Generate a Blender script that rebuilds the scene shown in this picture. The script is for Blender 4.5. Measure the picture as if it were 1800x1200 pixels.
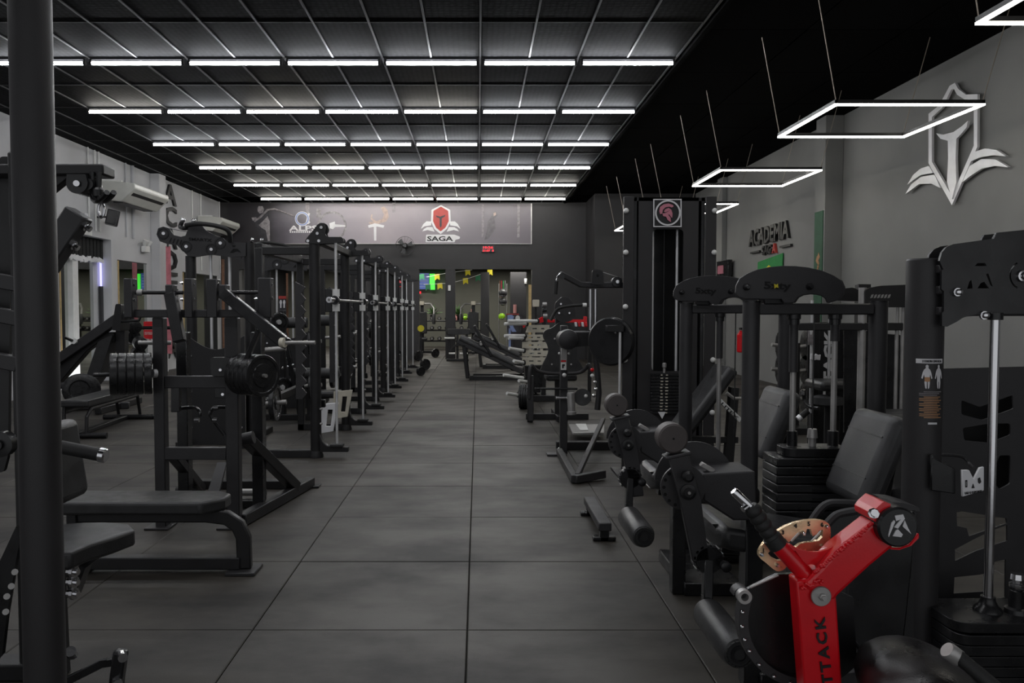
import bpy, math, random
from mathutils import Vector as V, Matrix, Quaternion
from mathutils.geometry import tessellate_polygon
random.seed(7)
for _o in list(bpy.data.objects): bpy.data.objects.remove(_o)
SC = bpy.context.scene
COL = SC.collection

# ------------------------------------------------------------------ camera
CAM_Z, F_PX = 1.52, 1396.0
PPX, PPY, PITCH = 840, 600, math.atan(57/1396)   # optical axis in the frame (the photograph is shifted off its axis)
cd = bpy.data.cameras.new('camera'); cam = bpy.data.objects.new('camera', cd); COL.objects.link(cam)
cam.location = (0, 0, CAM_Z); cam.rotation_euler = (math.pi/2 - PITCH, 0, 0)
cd.sensor_width = 36.0; cd.lens = 36.0*F_PX/1800; cd.shift_x = (900-PPX)/1800; cd.shift_y = (PPY-600)/1800; cd.clip_start = .05; cd.clip_end = 200
SC.camera = cam
_R = cam.rotation_euler.to_matrix()
RIGHT, UP, FWD = _R @ V((1,0,0)), _R @ V((0,1,0)), _R @ V((0,0,-1))
def ray(px, py): return FWD*F_PX + RIGHT*(px-PPX) + UP*(PPY-py)
def W(px, py, D):
    "point at distance D along the hall seen at this place of the photograph"
    d = ray(px, py); t = D/d.y; return V((0,0,CAM_Z)) + d*t
def WX(px, py, X):
    d = ray(px, py); t = X/d.x; return V((0,0,CAM_Z)) + d*t
def G(px, py, z=0):
    d = ray(px, py); t = (z-CAM_Z)/d.z; return V((0,0,CAM_Z)) + d*t

# ------------------------------------------------------------------ world, exposure
SC.view_settings.view_transform = 'Standard'; SC.view_settings.look = 'None'
SC.view_settings.gamma = 1; SC.view_settings.use_curve_mapping = False
SC.view_settings.exposure = 0.0
TUBE_E, FRAME_E, ROW_W, DAY = 44.0, 16.0, 62.0, 0.55
w = bpy.data.worlds.new('world'); SC.world = w; w.use_nodes = True
w.node_tree.nodes['Background'].inputs[0].default_value = (.95,.97,1,1)
w.node_tree.nodes['Background'].inputs[1].default_value = DAY
# the ceiling rows overhead and behind the photographer (same lamps as the visible rows)
for yy in (7.76, 5.26, 2.76):
    ld = bpy.data.lights.new('overhead_row', 'AREA'); ld.shape = 'RECTANGLE'; ld.size = 8.7; ld.size_y = .05
    ld.energy = ROW_W; ld.color = (.96,.97,1)
    lo = bpy.data.objects.new('overhead_row', ld); COL.objects.link(lo); lo.location = (-1.85, yy, 4.64)

# ------------------------------------------------------------------ materials
def mat(name, col, rough=.5, metal=0, bump=0, bscale=200, var=0, vscale=6, coat=0, emit=None, es=0, spec=.5, rvar=0):
    m = bpy.data.materials.new(name); m.use_nodes = True
    nt = m.node_tree; b = nt.nodes['Principled BSDF']
    if len(col) == 3: col = tuple(col)+(1,)
    b.inputs['Base Color'].default_value = col
    b.inputs['Roughness'].default_value = rough; b.inputs['Metallic'].default_value = metal
    b.inputs['Specular IOR Level'].default_value = spec
    if coat: b.inputs['Coat Weight'].default_value = coat; b.inputs['Coat Roughness'].default_value = .12
    if emit:
        b.inputs['Emission Color'].default_value = tuple(emit)+(1,); b.inputs['Emission Strength'].default_value = es
    tc = nt.nodes.new('ShaderNodeTexCoord')
    if var or rvar:
        n = nt.nodes.new('ShaderNodeTexNoise'); n.inputs['Scale'].default_value = vscale; n.inputs['Detail'].default_value = 5
        nt.links.new(tc.outputs['Object'], n.inputs['Vector'])
        if var:
            r = nt.nodes.new('ShaderNodeValToRGB')
            r.color_ramp.elements[0].position = .3; r.color_ramp.elements[1].position = .7
            r.color_ramp.elements[0].color = tuple(c*(1-var) for c in col[:3])+(1,)
            r.color_ramp.elements[1].color = tuple(min(1, c*(1+var)) for c in col[:3])+(1,)
            nt.links.new(n.outputs['Fac'], r.inputs['Fac']); nt.links.new(r.outputs['Color'], b.inputs['Base Color'])
        if rvar:
            mr = nt.nodes.new('ShaderNodeMapRange'); mr.inputs['To Min'].default_value = max(.05, rough-rvar); mr.inputs['To Max'].default_value = min(1, rough+rvar)
            mr.inputs['From Min'].default_value = .3; mr.inputs['From Max'].default_value = .7
            nt.links.new(n.outputs['Fac'], mr.inputs['Value']); nt.links.new(mr.outputs['Result'], b.inputs['Roughness'])
    if bump:
        n2 = nt.nodes.new('ShaderNodeTexNoise'); n2.inputs['Scale'].default_value = bscale; n2.inputs['Detail'].default_value = 3
        nt.links.new(tc.outputs['Object'], n2.inputs['Vector'])
        bp = nt.nodes.new('ShaderNodeBump'); bp.inputs['Strength'].default_value = bump; bp.inputs['Distance'].default_value = .002
        nt.links.new(n2.outputs['Fac'], bp.inputs['Height']); nt.links.new(bp.outputs['Normal'], b.inputs['Normal'])
    return m
M = {}
M['black'] = mat('black_powder_coat', (.0135,.013,.014), .42, 0, .25, 420, .15, 9, rvar=.06)
M['black2'] = mat('charcoal_powder_coat', (.031,.03,.032), .45, 0, .25, 420, .15, 9, rvar=.06)
M['gloss'] = mat('black_satin_steel', (.011,.011,.012), .3, 0, .1, 300, .2, 9, rvar=.08)
M['column'] = mat('painted_column', (.026,.0245,.026), .5, 0, .3, 300, .12, 4, rvar=.08)
M['pad'] = mat('black_vinyl', (.029,.029,.03), .38, 0, .35, 260, .2, 14, rvar=.08)
M['padgrey'] = mat('worn_grey_vinyl', (.05,.05,.052), .42, 0, .35, 260, .2, 14, rvar=.08)
M['grip'] = mat('rubber_grip', (.014,.014,.014), .6, 0, .4, 300, .2, 20)
M['plate'] = mat('black_rubber_plate', (.017,.017,.018), .3, 0, .3, 180, .25, 20, rvar=.1)
M['chrome'] = mat('chrome', (.72,.72,.74), .18, 1, .05, 100, .05, 10, rvar=.05)
M['steel'] = mat('brushed_steel', (.8,.8,.81), .38, .6, .08, 200, .08, 10, rvar=.08)
M['dullsteel'] = mat('dull_zinc', (.42,.41,.4), .42, .6, .1, 200, .15, 10, rvar=.08)
M['whitep'] = mat('white_plastic', (.8,.8,.78), .4, 0, .05, 200, .05, 10)
M['cream'] = mat('cream_paint', (.62,.58,.48), .45, 0, .1, 200, .1, 10)
M['red'] = mat('red_paint', (.72,.004,.012), .3, 0, .12, 220, .08, 12, coat=.35)
M['redc'] = mat('red_cloth', (.35,.01,.02), .7, 0, .2, 200, .15, 10)
M['pinkband'] = mat('pink_rubber', (.62,.2,.24), .55, 0, .1, 200, .2, 8)
M['brass'] = mat('pale_brass', (.82,.6,.36), .3, .7, .1, 200, .18, 30, rvar=.08)
M['copper'] = mat('copper_chain', (.26,.14,.09), .4, .8, .2, 200, .2, 40)
M['wall'] = mat('grey_wall_paint', (.57,.57,.585), .75, 0, .35, 90, .07, 1.2)
M['wallr'] = mat('grey_wall_paint_lined', (.24,.24,.237), .7, 0, .35, 90, .1, .9)
M['wallback'] = mat('charcoal_wall_paint', (.03,.029,.031), .6, 0, .3, 90, .1, 1.5)
M['olive'] = mat('olive_wall_paint', (.11,.11,.09), .7, 0, .3, 90, .1, 1.5)
M['mirror'] = mat('mirror_glass', (.55,.57,.54), .02, 1, 0, 1, .02, 2)
M['wood'] = mat('pale_wood_edge', (.5,.36,.16), .5, 0, .1, 100, .15, 12)
M['ac'] = mat('air_conditioner_plastic', (.6,.6,.56), .45, 0, .05, 200, .06, 5)
M['darkcloth'] = mat('dark_curtain', (.012,.012,.012), .8, 0, .2, 100, .2, 10)
M['yellow'] = mat('yellow_paper', (.7,.6,.03), .6, 0, .05, 80, .06, 10)
M['green'] = mat('green_paper', (.02,.16,.07), .6, 0, .05, 80, .06, 10)
M['flag'] = mat('green_cloth', (.02,.25,.06), .7, 0, .3, 120, .1, 8)
M['gbanner'] = mat('dark_green_cloth', (.03,.1,.055), .7, 0, .2, 120, .1, 8)
M['leaf'] = mat('leaf', (.04,.1,.02), .5, 0, .1, 80, .3, 20)
M['lime'] = mat('lime_plastic', (.4,.8,.03), .4, 0, .05, 80, .05, 10)
M['pinkp'] = mat('pink_plastic', (.7,.32,.3), .45, 0, .05, 80, .05, 10)
M['letters'] = mat('black_letters', (.014,.014,.015), .45, 0, .1, 200, .1, 10)
M['silver'] = mat('silver_letters', (.86,.86,.88), .4, .1, .05, 200, .05, 10)
M['print_w'] = mat('print_white', (.75,.74,.76), .5, 0, .02, 100, .03, 10)
M['print_k'] = mat('print_black', (.012,.012,.013), .5, 0, .02, 100, .03, 10)
M['print_r'] = mat('print_red', (.45,.05,.04), .5, 0, .02, 100, .08, 10)
M['print_b'] = mat('print_blue', (.25,.33,.6), .5, 0, .02, 100, .1, 10)
M['print_skin'] = mat('print_skin', (.5,.38,.33), .5, 0, .02, 100, .25, 10)
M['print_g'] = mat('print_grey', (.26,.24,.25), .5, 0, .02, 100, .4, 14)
M['print_m'] = mat('print_mid', (.13,.12,.13), .5, 0, .02, 100, .3, 10)
M['print_d'] = mat('print_dark', (.035,.033,.04), .5, 0, .02, 100, .3, 10)
M['print_p'] = mat('print_pink', (.55,.2,.26), .5, 0, .02, 100, .08, 10)
M['print_o'] = mat('print_orange', (.5,.26,.12), .5, 0, .02, 100, .08, 10)
M['hole_shade'] = mat('painted_hole_shade', (.003,.003,.003), .8, 0, .02, 100, .1, 10)  # flat near-black colour standing in for shade inside slots, holes and cut letters
M['bar_white'] = mat('pale_ceiling_bar', (.045,.045,.048), .5, 0, .05, 100, .1, 10)
M['bar_dark'] = mat('dark_ceiling_bar', (.02,.02,.022), .5, 0, .05, 100, .1, 10)
M['black_ceil'] = mat('black_ceiling_board', (.003,.003,.0034), .95, 0, .2, 60, .1, 3, spec=.03)
M['cable'] = mat('steel_cable', (.5,.43,.36), .4, .5, .05, 300, .1, 20)
M['tube'] = mat('lit_tube', (.9,.9,.9), .4, emit=(.93,.96,1), es=TUBE_E)
M['tubew'] = mat('lit_tube_warm', (.9,.9,.9), .4, emit=(1,.97,.9), es=TUBE_E)
M['ledframe'] = mat('lit_frame', (.9,.9,.9), .4, emit=(1,.96,.86), es=FRAME_E)
M['ledpurple'] = mat('lit_purple', (.5,.4,.9), .4, emit=(.5,.5,1), es=1.5)
M['ledred'] = mat('lit_red', (.5,0,0), .4, emit=(1,.01,.03), es=1.3)
M['ledreddim'] = mat('lit_red_panel', (.5,0,0), .4, emit=(.5,.0,.02), es=.45)
M['scrgreen'] = mat('screen_green', (.05,.5,.05), .3, emit=(.08,.95,.06), es=.9)
M['scrblue'] = mat('screen_blue', (.05,.08,.3), .3, emit=(.03,.06,.22), es=.7)
M['scrwhite'] = mat('screen_white', (.7,.75,.8), .3, emit=(.75,.85,1), es=.8)

def floor_mat():
    m = mat('rubber_floor', (.052,.049,.045), .55, 0, .5, 260)
    nt = m.node_tree; b = nt.nodes['Principled BSDF']; tc = nt.nodes.new('ShaderNodeTexCoord')
    g = nt.nodes.new('ShaderNodeNewGeometry')
    n = nt.nodes.new('ShaderNodeTexNoise'); n.inputs['Scale'].default_value = 1.1; n.inputs['Detail'].default_value = 7; n.inputs['Roughness'].default_value = .62
    mp = nt.nodes.new('ShaderNodeMapping'); mp.inputs['Scale'].default_value = (1,1.6,1)
    nt.links.new(g.outputs['Position'], mp.inputs['Vector']); nt.links.new(mp.outputs['Vector'], n.inputs['Vector'])
    r = nt.nodes.new('ShaderNodeValToRGB'); e = r.color_ramp.elements
    e[0].position = .34; e[0].color = (.014,.0122,.0102,1); e[1].position = .6; e[1].color = (.05,.0435,.0355,1)
    nt.links.new(n.outputs['Fac'], r.inputs['Fac'])
    sp = nt.nodes.new('ShaderNodeTexNoise'); sp.inputs['Scale'].default_value = 900; sp.inputs['Detail'].default_value = 1
    nt.links.new(g.outputs['Position'], sp.inputs['Vector'])
    r2 = nt.nodes.new('ShaderNodeValToRGB'); r2.color_ramp.elements[0].position=.35; r2.color_ramp.elements[0].color=(.7,.7,.7,1); r2.color_ramp.elements[1].position=.7; r2.color_ramp.elements[1].color=(1.25,1.25,1.25,1)
    nt.links.new(sp.outputs['Fac'], r2.inputs['Fac'])
    mx = nt.nodes.new('ShaderNodeMix'); mx.data_type='RGBA'; mx.blend_type='MULTIPLY'; mx.inputs[0].default_value=1
    nt.links.new(r.outputs['Color'], mx.inputs[6]); nt.links.new(r2.outputs['Color'], mx.inputs[7])
    nt.links.new(mx.outputs[2], b.inputs['Base Color'])
    mr = nt.nodes.new('ShaderNodeMapRange'); mr.inputs['From Min'].default_value=.35; mr.inputs['From Max'].default_value=.65
    mr.inputs['To Min'].default_value=.62; mr.inputs['To Max'].default_value=.5
    nt.links.new(n.outputs['Fac'], mr.inputs['Value']); nt.links.new(mr.outputs['Result'], b.inputs['Roughness'])
    return m
M['floor'] = floor_mat()
M['grout'] = mat('floor_joint', (.022,.021,.019), .9, 0, .2, 100, .1, 5)
def tile_mat():
    m = mat('embossed_ceiling_tile', (.035,.035,.038), .75, spec=.06)
    nt = m.node_tree; b = nt.nodes['Principled BSDF']; g = nt.nodes.new('ShaderNodeNewGeometry')
    v = nt.nodes.new('ShaderNodeTexVoronoi'); v.inputs['Scale'].default_value = 15; v.feature = 'F1'; v.inputs['Randomness'].default_value = .25
    nt.links.new(g.outputs['Position'], v.inputs['Vector'])
    r = nt.nodes.new('ShaderNodeValToRGB'); e = r.color_ramp.elements; e[0].position=.2; e[1].position=.6
    e[0].color = (.013,.013,.0155,1); e[1].color = (.0013,.0013,.0016,1)  # emboss shading also put into the colour: pale cells, darker edges
    nt.links.new(v.outputs['Distance'], r.inputs['Fac']); nt.links.new(r.outputs['Color'], b.inputs['Base Color'])
    bp = nt.nodes.new('ShaderNodeBump'); bp.inputs['Strength'].default_value=.35; bp.inputs['Distance'].default_value=.006
    nt.links.new(v.outputs['Distance'], bp.inputs['Height']); nt.links.new(bp.outputs['Normal'], b.inputs['Normal'])
    return m
M['tile'] = tile_mat()
def banner_mat():
    m = mat('printed_banner', (0.228,0.209,0.247), .38)
    nt = m.node_tree; b = nt.nodes['Principled BSDF']; g = nt.nodes.new('ShaderNodeNewGeometry')
    sx = nt.nodes.new('ShaderNodeSeparateXYZ'); nt.links.new(g.outputs['Position'], sx.inputs[0])
    mr = nt.nodes.new('ShaderNodeMapRange'); mr.inputs['From Min'].default_value=-7.5; mr.inputs['From Max'].default_value=1.6
    nt.links.new(sx.outputs['X'], mr.inputs['Value'])
    r = nt.nodes.new('ShaderNodeValToRGB'); cr = r.color_ramp
    cr.elements[0].position=0; cr.elements[0].color=(0.023,0.021,0.025,1)
    cr.elements[1].position=1; cr.elements[1].color=(0.142,0.123,0.142,1)
    for p, c in ((.14,(0.034,0.030,0.034)),(.2,(0.095,0.085,0.104)),(.34,(0.285,0.257,0.294)),(.5,(0.361,0.314,0.342)),(.62,(0.285,0.247,0.275)),(.8,(0.190,0.167,0.190))):
        el = cr.elements.new(p); el.color = c+(1,)
    n = nt.nodes.new('ShaderNodeTexNoise'); n.inputs['Scale'].default_value=1.3; n.inputs['Detail'].default_value=4
    nt.links.new(g.outputs['Position'], n.inputs['Vector'])
    ad = nt.nodes.new('ShaderNodeMath'); ad.operation='MULTIPLY_ADD'; ad.inputs[1].default_value=.16; 
    nt.links.new(n.outputs['Fac'], ad.inputs[0]); nt.links.new(mr.outputs['Result'], ad.inputs[2])
    sb = nt.nodes.new('ShaderNodeMath'); sb.operation='SUBTRACT'; sb.inputs[1].default_value=.08; nt.links.new(ad.outputs[0], sb.inputs[0])
    nt.links.new(sb.outputs[0], r.inputs['Fac']); nt.links.new(r.outputs['Color'], b.inputs['Base Color'])
    return m
M['banner'] = banner_mat()

# ------------------------------------------------------------------ mesh builder
class MB:
    def __init__(s): s.v = []; s.f = []
    def add(s, vs, fs):
        o = len(s.v); s.v += [V(p) for p in vs]; s.f += [tuple(i+o for i in f) for f in fs]; return s
    def box(s, c, d, R=None):
        c = V(c); h = V(d)/2; vs = []
        for z in (-1,1):
            for x, y in ((-1,-1),(1,-1),(1,1),(-1,1)):
                p = V((x*h.x, y*h.y, z*h.z)); vs.append(c + (R @ p if R else p))
        return s.add(vs, [(3,2,1,0),(4,5,6,7),(0,1,5,4),(1,2,6,5),(2,3,7,6),(3,0,4,7)])
    def bb(s, x0, x1, y0, y1, z0, z1): return s.box(((x0+x1)/2,(y0+y1)/2,(z0+z1)/2), (abs(x1-x0),abs(y1-y0),abs(z1-z0)))
    def sweep(s, path, prof, up=(0,0,1), closed=False):
        path = [V(p) for p in path]; n = len(path); k = len(prof); vs = []; fs = []
        up = V(up); T = []
        for i in range(n):
            a = path[(i-1) % n] if (closed or i > 0) else path[i]
            b = path[(i+1) % n] if (closed or i < n-1) else path[i]
            T.append((b-a).normalized())
        prev = None
        for i in range(n):
            t = T[i]
            if prev is None:
                x = t.cross(up)
                if x.length < 1e-3: x = t.cross(V((0,1,0)))
                x.normalize()
            else:
                x = prev - t*prev.dot(t); x.normalize()
            prev = x; y = x.cross(t).normalized()
            k2 = 1.0
            if 0 < i < n-1 or closed:
                d1 = (path[i]-path[i-1]).normalized(); c = max(.35, d1.dot(t)); k2 = 1/c
                bend = (path[(i+1)%n]-path[i]).normalized()-d1
                for (a, b) in prof:
                    off = x*a + y*b
                    if bend.length > 1e-4:
                        bn = bend.normalized(); bn = (bn - t*bn.dot(t))
                        if bn.length > 1e-4:
                            bn.normalize(); off = off + bn*(off.dot(bn))*(k2-1)
                    vs.append(path[i]+off)
                continue
            for (a, b) in prof: vs.append(path[i] + x*a + y*b)
        m = n if closed else n-1
        for i in range(m):
            for j in range(k):
                a = i*k+j; b = i*k+(j+1)%k; c = ((i+1)%n)*k+(j+1)%k; d = ((i+1)%n)*k+j
                fs.append((a, b, c, d))
        if not closed:
            fs.append(tuple(range(k-1,-1,-1))); fs.append(tuple((n-1)*k+j for j in range(k)))
        return s.add(vs, fs)
    def tube(s, path, r, seg=10, closed=False):
        return s.sweep(path, [(r*math.cos(2*math.pi*i/seg), r*math.sin(2*math.pi*i/seg)) for i in range(seg)], closed=closed)
    def bar(s, p0, p1, w, h, up=(0,0,1)): return s.sweep([p0,p1], [(-w/2,-h/2),(w/2,-h/2),(w/2,h/2),(-w/2,h/2)], up)
    def rect(s, path, w, h, up=(0,0,1)): return s.sweep(path, [(-w/2,-h/2),(w/2,-h/2),(w/2,h/2),(-w/2,h/2)], up)
    def cyl(s, p0, p1, r, seg=20, r2=None):
        return s.lathe(p0, V(p1)-V(p0), [(r,0),(r if r2 is None else r2,1)], seg)
    def lathe(s, o, axis, prof, seg=24):
        "prof: (radius, fraction along axis)"
        o = V(o); axis = V(axis); t = axis.normalized(); u = t.cross(V((0,0,1)))
        if u.length < 1e-3: u = V((1,0,0))
        u.normalize(); v = t.cross(u); vs = []; fs = []; n = len(prof)
        for r, h in prof:
            for i in range(seg):
                a = 2*math.pi*i/seg; vs.append(o + axis*h + (u*math.cos(a)+v*math.sin(a))*r)
        for i in range(n-1):
            for j in range(seg):
                fs.append((i*seg+j, i*seg+(j+1)%seg, (i+1)*seg+(j+1)%seg, (i+1)*seg+j))
        fs.append(tuple(range(seg-1,-1,-1))); fs.append(tuple((n-1)*seg+j for j in range(seg)))
        return s.add(vs, fs)
    def ring(s, o, axis, ro, ri, seg=28):
        o = V(o); axis = V(axis); t = axis.normalized(); u = t.cross(V((0,0,1)))
        if u.length < 1e-3: u = V((1,0,0))
        u.normalize(); v = t.cross(u); vs = []; fs = []
        for i in range(seg):
            a = 2*math.pi*i/seg; d = u*math.cos(a)+v*math.sin(a)
            vs += [o+d*ro, o+d*ri, o+axis+d*ri, o+axis+d*ro]
        for i in range(seg):
            a = i*4; b = ((i+1)%seg)*4
            for j in range(4): fs.append((a+j, a+(j+1)%4, b+(j+1)%4, b+j))
        return s.add(vs, fs)
    def sph(s, c, r, seg=14, sz=1.0):
        prof = [(max(1e-4, r*math.sin(math.pi*i/8)), -math.cos(math.pi*i/8)) for i in range(9)]
        return s.lathe(c, V((0,0,r*sz)), prof, seg)
    def prism(s, pts, vec, holes=()):
        loops = [[V(p) for p in pts]]+[[V(p) for p in h] for h in holes]
        vec = V(vec); flat = [p for l in loops for p in l]; n = len(flat)
        tris = tessellate_polygon(loops)
        o = len(s.v); s.v += flat; s.v += [p+vec for p in flat]
        nn = sum(((flat[b]-flat[a]).cross(flat[c]-flat[a]) for a,b,c in tris), V((0,0,0)))
        flip = nn.dot(vec) > 0
        for a, b, c in tris:
            if flip: a, c = c, a
            s.f.append((o+a,o+b,o+c)); s.f.append((o+n+c,o+n+b,o+n+a))
        st = 0
        for l in loops:
            k = len(l)
            for i in range(k):
                a = st+i; b = st+(i+1)%k; s.f.append((o+a,o+b,o+n+b,o+n+a))
            st += k
        return s
    def plate(s, px, D, th, holes=()):
        "outline given where it stands in the photograph, at distance D, thickness th backwards"
        return s.prism([W(x,y,D) for x,y in px], (0,th,0), [[W(x,y,D) for x,y in h] for h in holes])
    def plateX(s, px, X, th): return s.prism([WX(x,y,X) for x,y in px], (th,0,0))

import bmesh
def wloc(o):
    p = V((0,0,0))
    while o is not None: p = p + o.location; o = o.parent
    return p
def obj(name, mb, material, parent=None, bevel=0, seg=1, sub=0, label=None, sharp=35):
    me = bpy.data.meshes.new(name)
    off = wloc(parent) if parent else V((0,0,0))
    me.from_pydata([p-off for p in mb.v], [], mb.f)
    bm = bmesh.new(); bm.from_mesh(me); bmesh.ops.recalc_face_normals(bm, faces=bm.faces); bm.to_mesh(me); bm.free()
    me.materials.append(material)
    for p in me.polygons: p.use_smooth = True
    me.set_sharp_from_angle(angle=math.radians(sharp))
    o = bpy.data.objects.new(name, me); COL.objects.link(o)
    if parent: o.parent = parent
    if bevel:
        b = o.modifiers.new('bevel', 'BEVEL'); b.width = bevel; b.segments = seg; b.limit_method = 'ANGLE'; b.angle_limit = math.radians(40)
    if label: o['label'] = label
    return o
def thing(name, label, cat, loc, group=None):
    o = bpy.data.objects.new(name, None); COL.objects.link(o); o.location = loc; o.empty_display_size = .1
    o['label'] = label; o['category'] = cat
    if group: o['group'] = group
    return o
def tag(o, label, cat, group=None):
    o['label'] = label; o['category'] = cat
    if group: o['group'] = group
    return o
def struct(name, mb, m, parent=None, bevel=0):
    o = obj(name, mb, m, parent, bevel); o['kind'] = 'structure' if not parent else o.get('kind','')
    if parent: del o['kind']
    return o
def dup(root, loc, label=None, group=None, rz=0):
    r = root.copy(); COL.objects.link(r); r.location = loc; r.rotation_euler = (0,0,rz)
    if label: r['label'] = label
    if group: r['group'] = group
    for ch in root.children:
        c = ch.copy(); COL.objects.link(c); c.parent = r
        for g in ch.children:
            d = g.copy(); COL.objects.link(d); d.parent = c
    return r
def rnd(pts, r, n=4):
    "round the corners of a 2D outline"
    out = []; k = len(pts)
    for i in range(k):
        a, b, c = V(pts[i-1]), V(pts[i]), V(pts[(i+1)%k])
        d1 = (a-b); d2 = (c-b); rr = min(r, d1.length*.48, d2.length*.48)
        p, q = b+d1.normalized()*rr, b+d2.normalized()*rr
        for j in range(n+1):
            t = j/n; out.append(tuple(p*(1-t)**2 + b*2*t*(1-t) + q*t*t))
    return out
def circ(cx, cy, r, n=24, a0=0, a1=360, ry=None):
    ry = r if ry is None else ry; full = abs(a1-a0) >= 360
    return [(cx+r*math.cos(math.radians(a0+(a1-a0)*i/(n if full else n-1))), cy+ry*math.sin(math.radians(a0+(a1-a0)*i/(n if full else n-1)))) for i in range(n)]
def spline(pts, n=6, closed=False):
    out = []; k = len(pts); P = [V(p) for p in pts]
    for i in range(k if closed else k-1):
        p0 = P[(i-1)%k] if (closed or i>0) else P[i]; p1 = P[i]; p2 = P[(i+1)%k]; p3 = P[(i+2)%k] if (closed or i<k-2) else p2
        for j in range(n):
            t = j/n
            out.append(.5*((2*p1)+(p2-p0)*t+(2*p0-5*p1+4*p2-p3)*t*t+(3*p1-p0-3*p2+p3)*t**3))
    if not closed: out.append(P[-1])
    return out
def pad(c, d, R=None): return MB().box(c, d, R)
def RX(a): return Matrix.Rotation(math.radians(a), 3, 'X')
def RY(a): return Matrix.Rotation(math.radians(a), 3, 'Y')
def RZ(a): return Matrix.Rotation(math.radians(a), 3, 'Z')
def bolt(p, axis, r, m='steel', parent=None, h=.012, name='bolt'):
    ax = V(axis).normalized()
    return obj(name, MB().lathe(V(p)-ax*.004, ax*(h+.004), [(r*1.35,0),(r*1.35,.35),(r,.4),(r,.85),(r*.7,1)], 10), M[m], parent)
def text(name, body, c, xd, ud, height, m, parent, depth=.004, width=None, bold=0, spacing=1):
    cu = bpy.data.curves.new('lettering_curve', 'FONT'); cu.body = body; cu.align_x = 'CENTER'; cu.align_y = 'CENTER'
    cu.size = 1; cu.extrude = .5; cu.offset = bold; cu.resolution_u = 2; cu.space_character = spacing
    to = bpy.data.objects.new('lettering_tmp', cu); COL.objects.link(to)
    dg = bpy.context.evaluated_depsgraph_get(); me = bpy.data.meshes.new_from_object(to.evaluated_get(dg))
    bpy.data.objects.remove(to); bpy.data.curves.remove(cu)
    xs = [v.co.x for v in me.vertices]; ys = [v.co.y for v in me.vertices]
    x0, x1, y0, y1 = min(xs), max(xs), min(ys), max(ys)
    sy = height/(y1-y0); sx = sy if width is None else width/(x1-x0)
    xd = V(xd).normalized(); ud = V(ud).normalized(); nd = xd.cross(ud); c = V(c)
    mb = MB(); mb.v = [c + xd*(v.co.x-(x0+x1)/2)*sx + ud*(v.co.y-(y0+y1)/2)*sy + nd*(v.co.z*depth) for v in me.vertices]
    mb.f = [tuple(p.vertices) for p in me.polygons]; bpy.data.meshes.remove(me)
    return obj(name, mb, m, parent)
ORD = ['first','second','third','fourth','fifth','sixth','seventh','eighth','ninth','tenth','eleventh','twelfth','thirteenth','fourteenth','fifteenth','sixteenth']
# ================================================================== SETTING
XL, XR, ZC, YB, Y0 = -7.75, 6.05, 4.72, 24.0, 1.0
# floor: rubber tiles with open joints
TP = 1.02
fl = MB().bb(XL-.6, XR+.3, -1.5, 33, -.12, -.03); floor = struct('floor', fl, M['grout'])
def tile_mb(x, y):
    g, c = .002, .004; a0, a1, b0, b1 = x+g, x+TP-g, y+g, y+TP-g
    vs = [(a0,b0,-.03),(a1,b0,-.03),(a1,b1,-.03),(a0,b1,-.03),(a0,b0,-c),(a1,b0,-c),(a1,b1,-c),(a0,b1,-c),(a0+c,b0+c,0),(a1-c,b0+c,0),(a1-c,b1-c,0),(a0+c,b1-c,0)]
    fs = []
    for k in (0,4):
        for j in range(4): fs.append((k+j, k+(j+1)%4, k+4+(j+1)%4, k+4+j))
    fs.append((8,9,10,11)); return vs, fs
tmesh = None; far = MB(); cells = []
for i in range(-8, 7):
    for j in range(-4, 29):
        x, y = -.05+i*TP, 3.71+j*TP
        if x+TP < XL-.3 or x > XR: continue
        near = y+TP > 1.6 and abs((x+.5)*1396/max(y,1.5)) < 1150 and y < 25
        cells.append((0 if near else 1, y, x))
cells.sort()
for k, (nf, y, x) in enumerate(cells):
    if nf == 0 and k < 296:
        if tmesh is None:
            vs, fs = tile_mb(0, 0); t = obj('floor_tile', MB().add(vs, fs), M['floor'], floor, sharp=20); tmesh = t.data
        else:
            t = bpy.data.objects.new('floor_tile', tmesh); COL.objects.link(t); t.parent = floor
        t.location = (x, y, random.uniform(-.0015,.0015))
    else: far.add(*tile_mb(x, y))
fo = obj('floor_tiling', far, M['floor'], floor, sharp=20); fo['kind'] = 'stuff'
# ceiling: slab, embossed tiles, bars, black boards on the side bay
ceil = struct('ceiling', MB().bb(XL-.3, XR+.3, Y0-2.5, 33, ZC+.03, ZC+.2), M['black_ceil'])
CX0, CP = .03, .625
xs = [CX0+CP*k for k in range(-13, 5)]
ys = [10.26+1.25*k for k in range(-5, 11)]
tm = None
for y in ys[:-1]:
    for x in xs[:-1]:
        if x+CP < XL: continue
        if tm is None:
            mb = MB().add([(.008,.008,0),(CP-.008,.008,0),(CP-.008,1.242,0),(.008,1.242,0),(.02,.02,-.012),(CP-.02,.02,-.012),(CP-.02,1.23,-.012),(.02,1.23,-.012)],
                          [(0,1,5,4),(1,2,6,5),(2,3,7,6),(3,0,4,7),(4,5,6,7)])
            t = obj('ceiling_tile', mb, M['tile'], ceil, sharp=20); tm = t.data
        else: t = bpy.data.objects.new('ceiling_tile', tm); COL.objects.link(t); t.parent = ceil
        t.location = (x, y, ZC+.018)
for x in xs: obj('ceiling_bar', MB().bb(x-.012, x+.012, ys[0], YB, ZC-.004, ZC+.02), M['bar_white'], ceil)
for y in ys: obj('ceiling_cross_bar', MB().bb(XL, xs[-1], y-.007, y+.007, ZC-.002, ZC+.02), M['bar_dark'], ceil)
obj('ceiling_edge_trim', MB().bb(2.58, 2.64, Y0-2.5, YB, ZC-.03, ZC+.02), M['black_ceil'], ceil)
bm_ = None
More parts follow.
